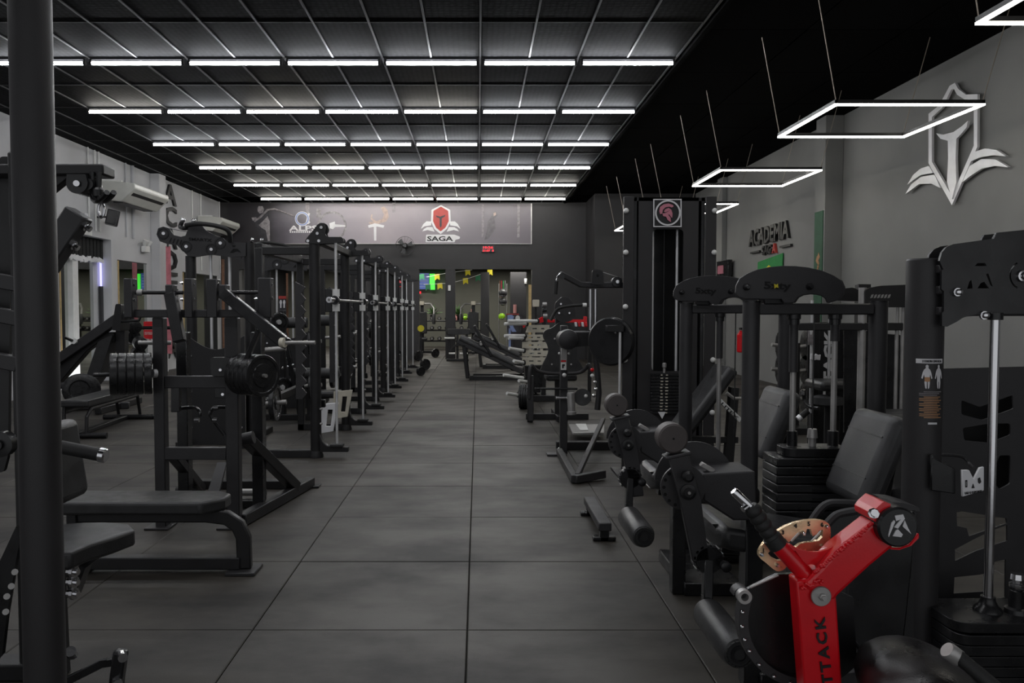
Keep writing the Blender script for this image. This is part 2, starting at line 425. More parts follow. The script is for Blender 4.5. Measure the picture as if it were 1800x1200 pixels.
for j in range(14):
    for i in range(3):
        x, y = 2.64+i*1.14, 1.0+j*1.65
        if bm_ is None:
            t = obj('ceiling_board', MB().bb(.005, 1.135, .005, 1.645, 0, .03), M['black_ceil'], ceil, .006); bm_ = t.data
        else:
            t = bpy.data.objects.new('ceiling_board', bm_); COL.objects.link(t); t.parent = ceil
            b_ = t.modifiers.new('bevel','BEVEL'); b_.width=.006; b_.segments=1
        t.location = (x, y, ZC)
# left wall with a shallow recess
RD0, RD1, RZ1 = 14.6, 16.85, 2.98
wl = MB(); wl.bb(XL-.25, XL, -1, RD0, 0, ZC); wl.bb(XL-.25, XL, RD1, YB, 0, ZC); wl.bb(XL-.25, XL, RD0, RD1, RZ1, ZC)
wl.bb(XL-.33, XL-.25, RD0-.1, RD1+.1, 0, RZ1+.1)
wall_left = struct('wall_left', wl, M['wall'])
# right wall, return wall, pilasters
wall_right = struct('wall_right', MB().bb(XR, XR+.25, -1, 22.2, 0, ZC), M['wallr'])
trim1 = struct('trim_1', MB().bb(XR-.3, XR, 13.25, 13.63, 0, ZC), M['wallr'], None, .008)
trim2 = struct('trim_2', MB().bb(XR-.12, XR, 19.4, 19.8, 0, ZC), M['wallr'], None, .008)
trim3 = struct('trim_3', MB().bb(XL, XL+.22, 18.9, 19.3, 0, ZC), M['wall'], None, .008)
wr = MB().bb(3.25, XR+.25, 22.2, 22.45, 0, ZC); wr.bb(3.25, 3.45, 22.45, YB, 0, ZC)
struct('wall_return', wr, M['wallback'])
# back wall with the bulkhead, posts and the opening to the rear room
BH = 2.72
wb = MB().bb(XL-.25, 3.3, YB, YB+.3, BH, ZC); wb.bb(1.63, 3.3, YB, YB+.3, 0, BH); wb.bb(-3.7, -1.78, YB, YB+.3, 0, BH); wb.bb(XL-.25, -7.2, YB, YB+.3, 0, BH)
struct('wall_back', wb, M['wallback'])
def post(n, x0, x1, y, d=.3): struct('trim_%d' % n, MB().bb(W(x0,550,y).x, W(x1,550,y).x, y, y+d, 0, BH), M['wallback'], None, .006)
post(4, 783, 800, YB-.02, .34); post(5, 845, 860, YB+2); 
struct('trim_6', MB().bb(W(897,550,26).x, W(925,550,26).x, 25.9, 26.2, 0, BH), M['wallback'], None, .006)
struct('trim_7', MB().bb(W(929,550,24).x, W(934,550,24).x, 23.97, 24.01, .4, 2.25), M['wood'], None, .004)
wi = MB().bb(XL, 4.5, 32.3, 32.5, 0, ZC)
struct('wall_rear', wi, M['olive'])
struct('wall_rear_side', MB().bb(3.9, 4.1, YB+.3, 32.3, 0, ZC), M['wallback'])
struct('ceiling_rear', MB().bb(XL, 4.2, YB+.3, 32.3, BH+.4, BH+.5), M['wallback'])
struct('wall_rear_far', MB().bb(XL-.2, XL, YB+.3, 32.3, 0, ZC), M['wallback'])
for x, ly, le_ in ((-5.2,25.6,55), (-2.2,25.6,50), (1.2,25.6,40), (-2.2,29.8,75), (1.0,29.8,75), (-5.2,29.8,60)):   # added fill lights that brighten the rear room, no lamps seen there
    ld = bpy.data.lights.new('rear_room_fill', 'AREA'); ld.shape='RECTANGLE'; ld.size=1.2; ld.size_y=.3; ld.energy=le_; ld.color=(1,.97,.9)
    lo = bpy.data.objects.new('rear_room_fill', ld); COL.objects.link(lo); lo.location=(x, ly, BH+.36)
# round column by the entrance
c0, c1 = W(51,300,2.46), W(116,1100,2.46); cx = W(66,600,2.53).x
col = struct('trim_8', MB().cyl((cx,2.53,0), (cx,2.53,ZC+.02), .0625, 40), M['column'])
# front facade (behind the photographer): wall with a wide shop window left open to daylight
wf = MB().bb(XL-.25, XR+.25, -1.4, -1.2, 3.3, ZC); wf.bb(XL-.25, -6.6, -1.4, -1.2, 0, 3.3); wf.bb(5, XR+.25, -1.4, -1.2, 0, 3.3)
struct('wall_front', wf, M['wall'])

# ================================================================== LIGHTS IN VIEW
TUBE_X0, TP2 = -6.2, 1.252
for r in range(6):
    y = 10.26+2.5*r
    for k in range(7):
        x0 = TUBE_X0+k*TP2; x1 = x0+1.2; z = ZC-.072
        t = thing('tube_light', 'lit tube lamp, %s along the %s row of the ceiling from the entrance' % (ORD[k], ORD[r]), 'tube light', ((x0+x1)/2, y, z), 'white tube lamps in rows on the ceiling')
        warm = 'tubew' if (r >= 4 or (r == 1 and k in (0,2,4)) or (r == 3 and k in (0,2))) else 'tube'
        obj('tube', MB().cyl((x0+.03,y,z), (x1-.03,y,z), .022, 12), M[warm], t)
        obj('batten', MB().bb(x0+.02, x1-.02, y-.012, y+.012, ZC-.03, ZC-.004), M['bar_dark'], t)
        for xx in (x0+.015, x1-.015): obj('tube_cap', MB().cyl((xx-.015,y,z), (xx+.015,y,z), .026, 12).bb(xx-.012, xx+.012, y-.01, y+.01, z, ZC-.01), M['black2'], t)
FX0, FX1, FZ = 3.60, 5.08, 3.57
for k in range(5):
    ya = 4.30+3.78*k; yb = ya+1.5
    t = thing('pendant_frame', 'square hanging light frame, %s from the entrance along the grey wall' % ORD[k], 'pendant light', ((FX0+FX1)/2, (ya+yb)/2, FZ), 'square light frames hung from the black ceiling')
    b_ = .015
    fr = MB()
    for (p, q) in (((FX0,ya),(FX1,ya)),((FX0,yb),(FX1,yb)),((FX0,ya),(FX0,yb)),((FX1,ya),(FX1,yb))):
        fr = MB().bb(min(p[0],q[0])-b_, max(p[0],q[0])+b_, min(p[1],q[1])-b_, max(p[1],q[1])+b_, FZ+.012, FZ+.05)
        o = obj('frame_bar', fr, M['black'], t)
        lf = MB().bb(min(p[0],q[0])-b_, max(p[0],q[0])+b_, min(p[1],q[1])-b_, max(p[1],q[1])+b_, FZ-.006, FZ+.012)
        obj('diffuser', lf, M['ledframe'], o)
    for sx, x in ((-1,FX0),(1,FX1)):
        for y in (ya, yb):
            obj('cable', MB().tube([(x,y,FZ+.05),(x+sx*.25,y-.08,ZC)], .005, 6), M['cable'], t)

# ================================================================== WALL THINGS, LEFT
XW = XL
def letter(ch, c, xd, ud, h, w, lab, cat, grp, m='letters', d=.05, bold=.02):
    o = text('wall_letter', ch, c, xd, ud, h, M[m], None, d, w, bold); return tag(o, lab, cat, grp)
for k, ch in enumerate('ACADEMIA'):
    z = W(300, 342+38.5*k, 20.05).z
    letter(ch, (XW+.03, 20.05, z), (0,1,0), (0,0,1), .5, .78, 'big black letter %s, %s down the vertical word on the wall' % (ch, ORD[k]), 'letter', 'black letters down the pilastered wall')
def ac(px0, px1, pt, pb, D0, D1, lab):
    t = thing('air_conditioner', lab, 'air conditioner', (XW, (D0+D1)/2, 3.6))
    z0, z1 = D0 and pb, pt
    mid = .62
    z0 = z1-.42; prof = [(0,z1-.28),(0,z1),(.3,z1),(.68,z1-.04),(.7,z1-.15),(.65,z1-.2),(.42,z0+.01),(.2,z0+.03)]
    mb = MB().prism([(XW+.02+a, D0, b) for a,b in prof], (0,D1-D0,0)); obj('casing', mb, M['ac'], t, .015, 2)
    obj('air_outlet', MB().box((XW+.585, (D0+D1)/2, z1-.27), (.15, D1-D0-.2, .012), RY(-38)), M['bar_dark'], t)
    obj('front_lip', MB().box((XW+.708, (D0+D1)/2, z1-.1), (.012, D1-D0-.03, .07), RY(0)), M['whitep'], t, .005)
    obj('intake_grille', MB().bb(XW+.2, XW+.4, D0+.15, D1-.15, z0-.004, z0+.03), M['bar_dark'], t)
    for ya in (D0+.1, D1-.14): obj('wall_bracket', MB().bb(XW, XW+.4, ya, ya+.04, z1, z1+.03), M['whitep'], t)
ac(0,0, 4.14, 3.72, 16.4, 18.2, 'white wall air conditioner above the mirrored recess, nearer of the two')
ac(0,0, 4.08, 3.66, 22.0, 23.6, 'white wall air conditioner near the banner, farther of the two')
t = thing('wall_speaker', 'black box loudspeaker on a wall bracket under the air conditioner', 'speaker', (XW, 16.6, 3.4))
c = WX(198,383,XW+.32)
obj('cabinet', MB().box(c, (.24,.3,.3), RZ(25)@RY(12)), M['black'], t, .02, 2)
obj('bracket', MB().tube([(XW,c.y,c.z+.02), (XW+.22,c.y,c.z+.02)], .02, 8), M['black2'], t)
obj('speaker_grille', MB().box(c+V((.105,-.055,-.02)), (.01,.25,.26), RZ(25)@RY(12)), M['gloss'], t)
t = thing('emergency_light', 'white twin-head emergency lamp on the grey wall beside the pilaster', 'emergency light', (XW, 18.2, 3.0))
c = WX(256,438,XW+.08)
obj('housing', MB().box(c, (.1,.26,.14)), M['whitep'], t, .012, 2)
for s in (-1,1): obj('lamp_head', MB().lathe(c+V((0,s*.08,.06)), V((.06,s*.02,.14)), [(.02,0),(.06,.5),(.07,1),(.05,1.02)], 14), M['whitep'], t)
for k, (px, lab) in enumerate(((155,'thin white'),(167,'thick white'),(174,'white'),(221,'grey'),(233,'dark grey'),(337,'white'),(352,'white'),(385,'slim grey'))):
    p = WX(px, 330, XW+.02); top = ZC; bot = 3.1 if k < 5 else 2.6
    tag(obj('conduit', MB().cyl((XW+.025,p.y,bot), (XW+.025,p.y,top), .018 if k != 4 else .035, 10), M['whitep' if 'white' in lab else 'wall']), '%s conduit, %s of the vertical pipes along the grey wall from the entrance' % (lab, ORD[k]), 'conduit', 'conduits up the wall')
# recess contents
XB = XL-.25
t = thing('recess_curtain', 'black pleated curtain rolled at the top of the wall recess', 'curtain', (XB, 16, 2.7))
z0, z1 = 2.56, 2.97
for k in range(14):
    y = 14.8+k*.15; obj('pleat', MB().cyl((XB+.05,y,z0), (XB+.05,y,z1), .07, 8), M['darkcloth'], t)
mb = MB()
for k in range(30):
    y = 14.75+k*.068; mb.box((XB+.12, y, z0-.03+random.uniform(-.02,.02)), (.03,.075,.07+random.uniform(0,.04)), RX(random.uniform(-25,25)))
tag(obj('plastic_fringe', mb, M['silver']), 'crumpled clear plastic hanging under the black curtain', 'plastic')
def mirror(name, y0, y1, z0, z1, x, lab, m='mirror'):
    t = thing(name, lab, 'mirror', (x, (y0+y1)/2, z0))
    obj('mirror_glass', MB().bb(x+.006, x+.018, y0+.02, y1-.02, z0, z1-.02), M[m], t)
    obj('mirror_edge', MB().bb(x, x+.022, y0, y0+.03, z0, z1), M['wood'], t)
    obj('mirror_edge', MB().bb(x, x+.022, y0, y1, z1-.02, z1), M['black2'], t)
y0, y1 = WX(132,500,XB).y, WX(163,500,XB).y
mirror('wall_mirror', y0, y1, .1, 2.6, XB, 'tall narrow mirror inside the recess under the curtain')
mirror('wall_mirror', WX(207,500,XL).y, WX(257,500,XL).y, .1, 2.58, XL, 'wide mirror with a pale wooden edge beside the recess')
mirror('wall_mirror', 20.9, 23.6, .1, 2.5, XL, 'mirror on the grey wall beyond the vertical black letters')
mirror('wall_mirror', WX(104,500,XB).y, WX(118,500,XB).y, .1, 2.6, XB, 'narrow mirror at the entrance side of the recess')
obj('recess_jamb', MB().bb(XB, XB+.1, WX(119,500,XB).y, WX(129,500,XB).y, 0, 2.6), M['whitep'], wall_left)
lp = WX(179,450,XB+.04)+V((.01,-.08,0))
t = thing('light_strip', 'violet lit strip standing in the corner of the recess', 'light strip', (lp.x, lp.y, .2))
obj('diffuser', MB().bb(lp.x-.02, lp.x+.012, lp.y-.012, lp.y+.02, 2.0, 2.95), M['ledpurple'], t)
obj('channel', MB().bb(lp.x-.03, lp.x+.02, lp.y-.04, lp.y+.05, .1, 2.0), M['black2'], t)
lp = WX(168,682,XB+.3)
tag(obj('floor_light_bar', MB().box((lp.x+.1, lp.y-.6, .07), (.08,.5,.06)), M['tube']), 'lit white bar on the floor of the recess', 'light bar')
for k, (px, py, w_, h_, m) in enumerate(((153,378,.22,.07,'silver'),(154,390,.22,.08,'silver'),(155,405,.3,.18,'whitep'))):
    p = WX(px, py, XW+.01)
    o = tag(obj('wall_notice', MB().box(p, (.01,w_,h_)), M[m]), 'small pale notice above the recess, %s from the top' % ORD[k], 'sign', 'notices above the recess')
p = WX(155,405,XW+.02); text('lettering', 'AVISO', p+V((0,0,.03)), (0,1,0), (0,0,1), .06, M['print_k'], o, .004, .22)
b0, b1 = W(292,432,18.75), W(292,540,18.75)
t = thing('resistance_band', 'long red band hanging flat beside the pilaster', 'band', (b0.x, 18.87, b1.z))
obj('band', MB().bb(b0.x-.055, b0.x+.055, 18.865, 18.885, b1.z-1.1, b0.z), M['pinkband'], t)
obj('hook', MB().tube([b0+V((0,.16,.05)), b0+V((0,.11,.05)), b0+V((0,.11,-.02))], .015, 8), M['black2'], t)
# extinguisher sign
p = W(262,580,15.2)
t = thing('extinguisher_sign', 'red box sign with white lettering among the machines by the mirror', 'sign', p)
obj('board', MB().box(p, (.19,.05,.33)), M['red'], t, .006)
for k, s_ in enumerate(('EXTINTOR','DE FOGO')): text('lettering', s_, p+V((0,-.028,.03-.09*k)), (1,0,0), (0,0,1), .055, M['print_w'], t, .004, .14)
obj('sign_post', MB().bb(p.x-.03, p.x+.03, p.y+.03, p.y+.06, 0, p.z+.1), M['whitep'], t)

# ================================================================== WALL THINGS, RIGHT
def Z2(l): return [(1240+x/3, 120+y/3) for x,y in l]
p = WX(1680,250,XR)
emb = thing('wall_emblem', 'silver shield with a sword and wings mounted on the grey wall', 'emblem', p)
out = [(1328,76),(1345,108),(1385,138),(1448,136),(1447,270),(1446,415),(1312,722),(1188,500),(1188,370),(1188,240),(1245,195),(1300,92)]
inn = [(1322,108),(1340,140),(1378,164),(1428,166),(1428,270),(1428,408),(1312,672),(1206,492),(1206,370),(1206,258),(1262,208),(1308,112)]
mb = MB(); mb.prism([WX(x,y,XR-.03) for x,y in Z2(out)], (-.03,0,0), [[WX(x,y,XR-.03) for x,y in Z2(inn)]]); obj('shield_outline', mb, M['silver'], emb)
sw = [(1228,342),(1262,350),(1320,336),(1365,305),(1397,276),(1390,312),(1358,350),(1336,372),(1332,470),(1336,600),(1312,690),(1286,600),(1292,470),(1290,382),(1252,372)]
obj('sword', MB().plateX(Z2(sw), XR-.045, -.03), M['silver'], emb)
for l in ([(1435,440),(1490,422),(1550,430),(1602,464),(1530,458),(1460,470),(1412,492)], [(1408,515),(1470,478),(1545,480),(1615,522),(1540,514),(1470,530),(1420,562),(1368,602)],
          [(1076,616),(1108,562),(1148,528),(1192,514),(1214,552),(1150,562),(1108,590)], [(1066,664),(1098,612),(1150,572),(1222,560),(1254,632),(1205,608),(1140,610)]):
    obj('wing', MB().plateX(rnd(Z2(l), 2, 2), XR-.03, -.035), M['silver'], emb)
p = WX(1355,410,XR)
sg = thing('wall_sign', 'raised black ACADEMIA SAGA letters on the grey wall', 'sign', p)
pa, pb2 = WX(1320,421,XR), WX(1391,404,XR)
text('lettering', 'ACADEMIA', (XR-.03, (pa.y+pb2.y)/2, WX(1355,411,XR).z), (0,-1,0), (0,0,1), .36, M['letters'], sg, .05, abs(pa.y-pb2.y), .03)
cz = WX(1355,438,XR)
text('lettering', 'SAG', cz+V((-.03,.12,0)), (0,-1,0), (0,0,1), .2, M['letters'], sg, .05, .52, .03)
text('lettering', 'A', cz+V((-.03,-.3,0)), (0,-1,0), (0,0,1), .2, M['print_r'], sg, .05, .2, .03)['label'] = 'red letter A'
for s in (-1,1): obj('side_bar', MB().box(cz+V((-.03, s*.85-.03, 0)), (.05,.55,.04)), M['letters'], sg)
a, b_ = WX(1332,454,XR-.03), WX(1376,452,XR-.03); zz = WX(1355,453,XR).z
tag(obj('green_flag', MB().prism([(XR-.03,a.y,zz-.05),(XR-.03,b_.y,zz+.05),(XR-.04,b_.y+.05,zz-.75),(XR-.04,(a.y+b_.y)/2,zz-.82),(XR-.03,a.y,zz-.8)], (.012,0,0)), M['flag']), 'green flag with a yellow diamond pinned below the ACADEMIA letters', 'flag')
fl_ = bpy.data.objects['green_flag']
ym = (a.y+b_.y)/2
obj('yellow_diamond', MB().prism([(XR-.05,ym+.75,zz-.42),(XR-.05,ym,zz-.15),(XR-.05,ym-.75,zz-.42),(XR-.05,ym,zz-.7)], (.004,0,0)), M['yellow'], fl_)
z0, z1 = WX(1450,480,XR-.3).z, WX(1450,369,XR-.3).z
gb = tag(obj('pilaster_banner', MB().bb(XR-.315, XR-.302, 13.28, 13.6, .9, z1), M['gbanner']), 'narrow dark green banner hung on the pilaster by the grey wall', 'banner')
mb = MB()
for k in range(7):
    yy, zc = 13.44+random.uniform(-.05,.05), z0-.05+k*.055; s_ = .035+random.uniform(0,.03)
    mb.prism([(XR-.316,yy+s_,zc),(XR-.316,yy,zc+s_*1.6),(XR-.316,yy-s_,zc),(XR-.316,yy,zc-s_)], (-.004,0,0))
obj('gold_ornament', mb, M['print_o'], gb)
p = WX(1302,600,XR-.088)
t = thing('fire_extinguisher', 'red fire extinguisher on the grey wall behind the weight tower', 'fire extinguisher', p)
obj('cylinder', MB().lathe(p+V((0,0,-.25)), V((0,0,.5)), [(.06,0),(.085,.05),(.085,.8),(.03,.95),(.03,1)], 16), M['red'], t)
obj('valve', MB().box(p+V((0,0,.29)), (.04,.12,.05)), M['gloss'], t)
p = WX(1273,478,XR-.1)
t = thing('wall_monitor', 'small dark wall monitor with a pale notice behind the tower', 'monitor', p)
obj('case', MB().box(p, (.1,.9,.55)), M['gloss'], t, .01)
obj('pale_notice', MB().box(p+V((-.055,.12,.06)), (.006,.45,.2)), M['print_p'], t)

# ================================================================== BACK WALL THINGS
def Z3(l): return [(380+x/3.214, 330+y/3.214) for x,y in l]
YP = YB-.04
bx0, bx1, bz0, bz1 = W(402,400,YP).x, W(935,400,YP).x, W(700,428,YP).z, W(700,357.5,YP).z
ban = thing('wall_banner', 'wide printed banner with athletes and shield logo above the rear opening', 'banner', ((bx0+bx1)/2, YP, bz0))
obj('print_sheet', MB().bb(bx0, bx1, YP, YP+.03, bz0, bz1), M['banner'], ban)
obj('silver_edge', MB().bb(bx1-.03, bx1, YP-.02, YP+.03, bz0, bz1).bb(bx0, bx1, YP-.02, YP+.03, bz0-.015, bz0), M['dullsteel'], ban)
def pr(name, l, m, k=1): return obj(name, MB().plate(Z3(l), YP-.004*k, .003), M[m], ban)
pr('printed_athlete', [(232,112),(245,98),(262,100),(272,118),(300,130),(304,310),(250,312),(236,240),(200,180),(222,150),(240,140)], 'print_d', 1)
pr('printed_athlete', [(233,118),(240,103),(262,104),(270,120),(264,140),(246,145),(236,135)], 'print_g', 2)
pr('printed_athlete', [(290,160),(302,190),(304,300),(292,300),(280,240),(255,225),(240,210),(262,190)], 'print_g', 2)
pr('printed_athlete', [(200,168),(226,166),(232,182),(206,186)], 'print_g', 2)
obj('printed_rope', MB().tube([W(x,y,YP-.012) for x,y in Z3([(215,190),(250,165),(290,125),(330,120),(380,138),(440,160)])], .03, 6), M['print_g'], ban)
o_ = W(*Z3([(486,175)])[0], YP-.012)
obj('blue_ring', MB().ring(o_, (0,-.006,0), .22, .15, 28), M['print_w'], ban); obj('blue_ring', MB().ring(o_+V((0,-.008,0)), (0,-.006,0), .2, .165, 28), M['print_b'], ban)
pr('ring_tail', [(512,170),(522,140),(530,145),(520,180),(532,195),(520,206),(506,196)], 'print_w', 3)
text('lettering', 'ALPS', W(*Z3([(492,228)])[0], YP-.012), (1,0,0), (0,0,1), .16, M['print_w'], ban, .004, .86, .03)
for k in range(13): obj('small_letter', MB().box(W(*Z3([(420+k*12,249)])[0], YP-.012), (.04,.004,.05)), M['print_w'], ban)
o_ = W(*Z3([(655,215)])[0], YP-.008)
obj('printed_plate', MB().ring(o_, (0,-.004,0), .44, .37, 32), M['print_g'], ban); obj('printed_plate', MB().cyl(o_, o_+V((0,-.003,0)), .37, 32), M['banner'], ban)
pr('printed_bar', [(640,200),(670,190),(672,206),(730,210),(730,220),(672,222),(660,234),(642,228)], 'print_w', 4)
pr('printed_lifter', [(930,112),(950,105),(968,125),(975,165),(960,190),(900,208),(870,205),(860,195),(900,190),(940,175),(948,150)], 'print_skin', 2)
pr('printed_lifter', [(884,150),(880,170),(905,190),(895,196),(872,176),(876,150)], 'print_skin', 3)
pr('printed_shoes', [(858,212),(895,200),(950,212),(945,226),(905,218),(905,298),(892,298),(890,220),(862,226)], 'print_w', 4)
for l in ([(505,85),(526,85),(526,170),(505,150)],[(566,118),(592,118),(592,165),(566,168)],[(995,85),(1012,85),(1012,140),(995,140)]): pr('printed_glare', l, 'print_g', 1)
for l in ([(1500,95),(1512,95),(1512,270),(1500,280)],[(1702,92),(1716,92),(1714,280),(1700,280)]): pr('printed_window', l, 'print_g', 2)
pr('printed_runner', [(1565,140),(1582,135),(1588,155),(1572,175),(1580,230),(1535,290),(1515,295),(1530,240),(1535,190),(1550,170)], 'print_m', 2)
pr('printed_runner', [(1566,142),(1580,138),(1582,152),(1568,160)], 'print_skin', 3)
pr('shield_white', rnd([(1270,97),(1322,124),(1325,190),(1303,232),(1268,262),(1232,232),(1214,190),(1216,124)], 4, 2), 'print_w', 3)
pr('shield_red', rnd([(1270,106),(1311,130),(1314,188),(1295,225),(1268,246),(1242,225),(1225,188),(1227,130)], 4, 2), 'print_r', 4)
pr('shield_sword', [(1240,155),(1265,163),(1295,152),(1292,162),(1275,172),(1274,215),(1268,226),(1262,215),(1262,172),(1246,166)], 'print_d', 5)
for s in (-1,1):
    for l in ([(52,190),(80,189),(98,205),(112,232),(90,217),(54,212)],[(46,222),(76,222),(94,232),(104,246),(74,238),(34,248)]): pr('logo_wing', [(1268+s*a,b) for a,b in l], 'print_w', 3)
pr('name_back', rnd([(1186,264),(1345,264),(1378,276),(1376,288),(1350,294),(1348,308),(1182,308)], 5, 2), 'print_w', 3)
text('lettering', 'SAGA', W(*Z3([(1265,287)])[0], YP-.018), (1,0,0), (0,0,1), .15, M['print_k'], ban, .004, .78, .03)
# wall fan
c = W(712,432,YB-.25)
t = thing('wall_fan', 'black oscillating wall fan below the banner', 'fan', c)
obj('guard', MB().ring(c, (0,-.06,0), .28, .272, 28), M['black2'], t)
mb = MB()
for k in range(16):
    a = 2*math.pi*k/16; mb.tube([c+V((.05*math.cos(a),-.1,.05*math.sin(a))), c+V((.27*math.cos(a),-.04,.27*math.sin(a)))], .003, 5)
obj('guard_wires', mb, M['black2'], t)
obj('motor', MB().lathe(c+V((0,.16,0)), V((0,-.26,0)), [(.05,0),(.09,.2),(.09,.7),(.05,1)], 16), M['gloss'], t)
for k in range(3):
    a = 2*math.pi*k/3+.3; obj('blade', MB().prism([c+V((r*math.cos(a+d),-.02,r*math.sin(a+d))) for r,d in ((.05,-.3),(.24,-.35),(.25,.3),(.05,.5))], (0,-.006,0)), M['gloss'], t)
obj('bracket', MB().bar(c+V((0,.2,-.02)), c+V((0,.05,-.1)), .05, .05), M['gloss'], t)
# clock
c = W(858,437.5,YB-.03)
t = thing('digital_clock', 'red lit digital wall clock under the banner', 'clock', c)
obj('case', MB().box(c, (.4,.05,.2)), M['gloss'], t, .006)
text('lettering', '10:26', c+V((0,-.028,.045)), (1,0,0), (0,0,1), .07, M['ledred'], t, .004, .3, .03)
text('lettering', '21:07  8', c+V((0,-.028,-.05)), (1,0,0), (0,0,1), .06, M['ledred'], t, .004, .34, .03)
for k, (px, py, D) in enumerate(((790,506,YB-.04),(924,494,25.88))):
    p = W(px, py, D); o = obj('wall_switch', MB().box(p, (.08,.03,.17)), M['whitep'], None, .008)
    tag(o, ('white switch box on the post in the rear opening','white switch box on the dark wall by the wooden strip')[k], 'switch')
    obj('switch_key', MB().box(p+V((0,-.018,0)), (.04,.012,.07)), M['silver'], o)
# ================================================================== FRONT: PULLDOWN STATION BEHIND THE COLUMN
def P(px, py, D): return W(px, py, D)
def vbar(px0, px1, py0, py1, D, dep, name, m, par, bevel=.004, ground=False):
    a, b = W(px0, (py0+py1)/2, D), W(px1, (py0+py1)/2, D); z1 = W(px0, py0, D).z; z0 = 0 if ground else W(px0, py1, D).z
    return obj(name, MB().bb(a.x, b.x, D, D+dep, z0, z1), M[m], par, bevel, 1)
D = 3.2
t = thing('pulldown_machine', 'black pulley machine with seat and overhead arm standing behind the round column', 'exercise machine', (W(60,600,D).x, D, 0))
xs_ = W(45,600,D).x
obj('upright', MB().bb(xs_-.06, xs_+.06, D, D+.12, 0, 2.15), M['black'], t, .008)
obj('base_rail', MB().bb(xs_-.5, xs_+.1, D-.02, D+.1, 0, .07), M['black'], t, .008)
a = W(180,296,D); obj('overhead_arm', MB().box(((xs_-.3+a.x)/2, D+.06, W(180,297,D).z), (a.x-xs_+.3, .11, .045)), M['black'], t, .008, 2)
obj('arm_brace', MB().bar(W(60,352,D+.06), W(125,300,D+.06), .05, .05, (0,1,0)), M['black'], t, .004)
c = W(134,320,D-.01)
pl = obj('pulley_housing', MB().plate([(117,306),(150,306)]+circ(135,321,19,16,0,180), D-.03, .1), M['gloss'], t)
obj('pulley_bolt', MB().cyl(W(134,322,D-.045), W(134,322,D-.02), .012, 10), M['chrome'], pl)
c = W(158,325,D); obj('hook_block', MB().lathe(c+V((0,-.02,0)), V((0,.08,0)), [(.022,0),(.028,.3),(.028,.7),(.022,1)], 14), M['gloss'], t)
for s, x in ((0,162),(1,174)):
    obj('bar_hook', MB().tube(spline([W(x,302,D), W(x,335,D), W(x+2,350,D-.02), W(x+10,353,D-.08), W(x+22,344,D-.13), W(x+26,338,D-.15)], 5), .011, 8), M['gloss'], t)
obj('swivel', MB().lathe(W(172,330,D), W(173,352,D)-W(172,330,D), [(.016,0),(.024,.2),(.024,.7),(.012,1)], 12), M['gloss'], t)
ca = circ(178,368,5.2,16); ca = [(x, 367+(y-367)*2.4) for x,y in ca]
obj('carabiner', MB().tube([W(x,y,D-.02) for x,y in ca], .006, 8, True), M['chrome'], t)
# inclined lever arm with two bolts
p0, p1 = W(78,470,D-.2), W(140,374,D-.2); a_ = (p1-p0).normalized(); n_ = V((a_.z,0,-a_.x))
lv = obj('lever_arm', MB().bar(p0, p1, .085, .075, (0,1,0)), M['black2'], t, .006)
for u in (.03, .115): obj('bolt', MB().lathe(p1-a_*u+n_*.042, n_*.026, [(.018,0),(.018,.3),(.012,.35),(.012,1)], 8), M['chrome'], lv)
# seat
sc = W(150,942,D)
def px_pad(name, pts, D0, D1, zt, th, m, par, bev=.02):
    "cushion: outline on its top plane"
    mb = MB().prism([G(x,y,zt) for x,y in pts], (0,0,-th)); return obj(name, mb, M[m], par, bev, 3)
seat = px_pad('seat_cushion', [(40,925),(130,918),(195,917),(228,920),(238,930),(205,942),(160,955),(125,970),(60,972)], 0, 0, W(150,940,D).z, .07, 'pad', t, .014)
obj('seat_bracket', MB().prism([W(120,965,D-.05),W(192,968,D-.05),W(150,998,D-.05),W(130,1050,D-.05),W(118,1050,D-.05)], (0,.06,0)), M['gloss'], t)
for py in (975,988,1004,1022,1042): obj('adjuster_bolt', MB().lathe(W(120,py,D-.1), V((.045,-.01,0)), [(.016,0),(.016,.4),(.024,.42),(.024,.7),(.012,.75),(.012,1)], 10), M['chrome'], t)
obj('seat_post', MB().bar(W(95,960,D+.05), V((W(95,1200,D).x, D+.05, 0)), .06, .06, (0,1,0)), M['black'], t, .004)
# foot lever
fo = obj('foot_arm', MB().rect([W(110,1200,D-.15), W(180,1165,D-.15), W(200,1162,D-.15)], .03, .03), M['gloss'], t, .003)
obj('foot_pedal', MB().bar(W(203,1215,D-.2), W(213,1142,D-.2), .05, .045, (0,1,0)), M['gloss'], t, .01, 2)
for px, py in ((214,1150),(205,1196)): obj('chrome_collar', MB().lathe(W(px,py,D-.22), V((.018,-.03,0)), [(.018,0),(.018,1)], 10), M['chrome'], fo)
obj('chrome_collar', MB().lathe(W(128,1150,D-.2), V((.012,-.04,.03)), [(.02,0),(.02,1)], 10), M['chrome'], fo)
obj('handle_tube', MB().cyl(W(70,778,D-.1), W(176,799,D-.1), .026, 18), M['grip'], t)
obj('handle_cap', MB().lathe(W(176,799,D-.1), W(187,801,D-.1)-W(176,799,D-.1), [(.029,0),(.029,.8),(.024,1)], 18), M['chrome'], t, label='chrome handle end')
chest = obj('chest_pad', MB().box(W(104,812,D+.35), (.09,.3,.36), RY(-8)), M['pad'], t, .035, 3)
obj('pivot_knob', MB().lathe(W(10,778,D-.1), V((.0,-.06,0)), [(.05,0),(.05,.7),(.02,.75),(.02,1)], 18), M['gloss'], t)
obj('side_plate', MB().plate(rnd([(-60,480),(0,275),(18,275),(18,480),(14,800),(6,830),(-60,830)],6), D+.1, .02), M['black'], t)
for py in (500,560,640): obj('frame_rail', MB().bar(W(-80,py-22,D+.02), W(35,py,D+.02), .06, .05, (0,1,0)), M['black2'], t, .004)
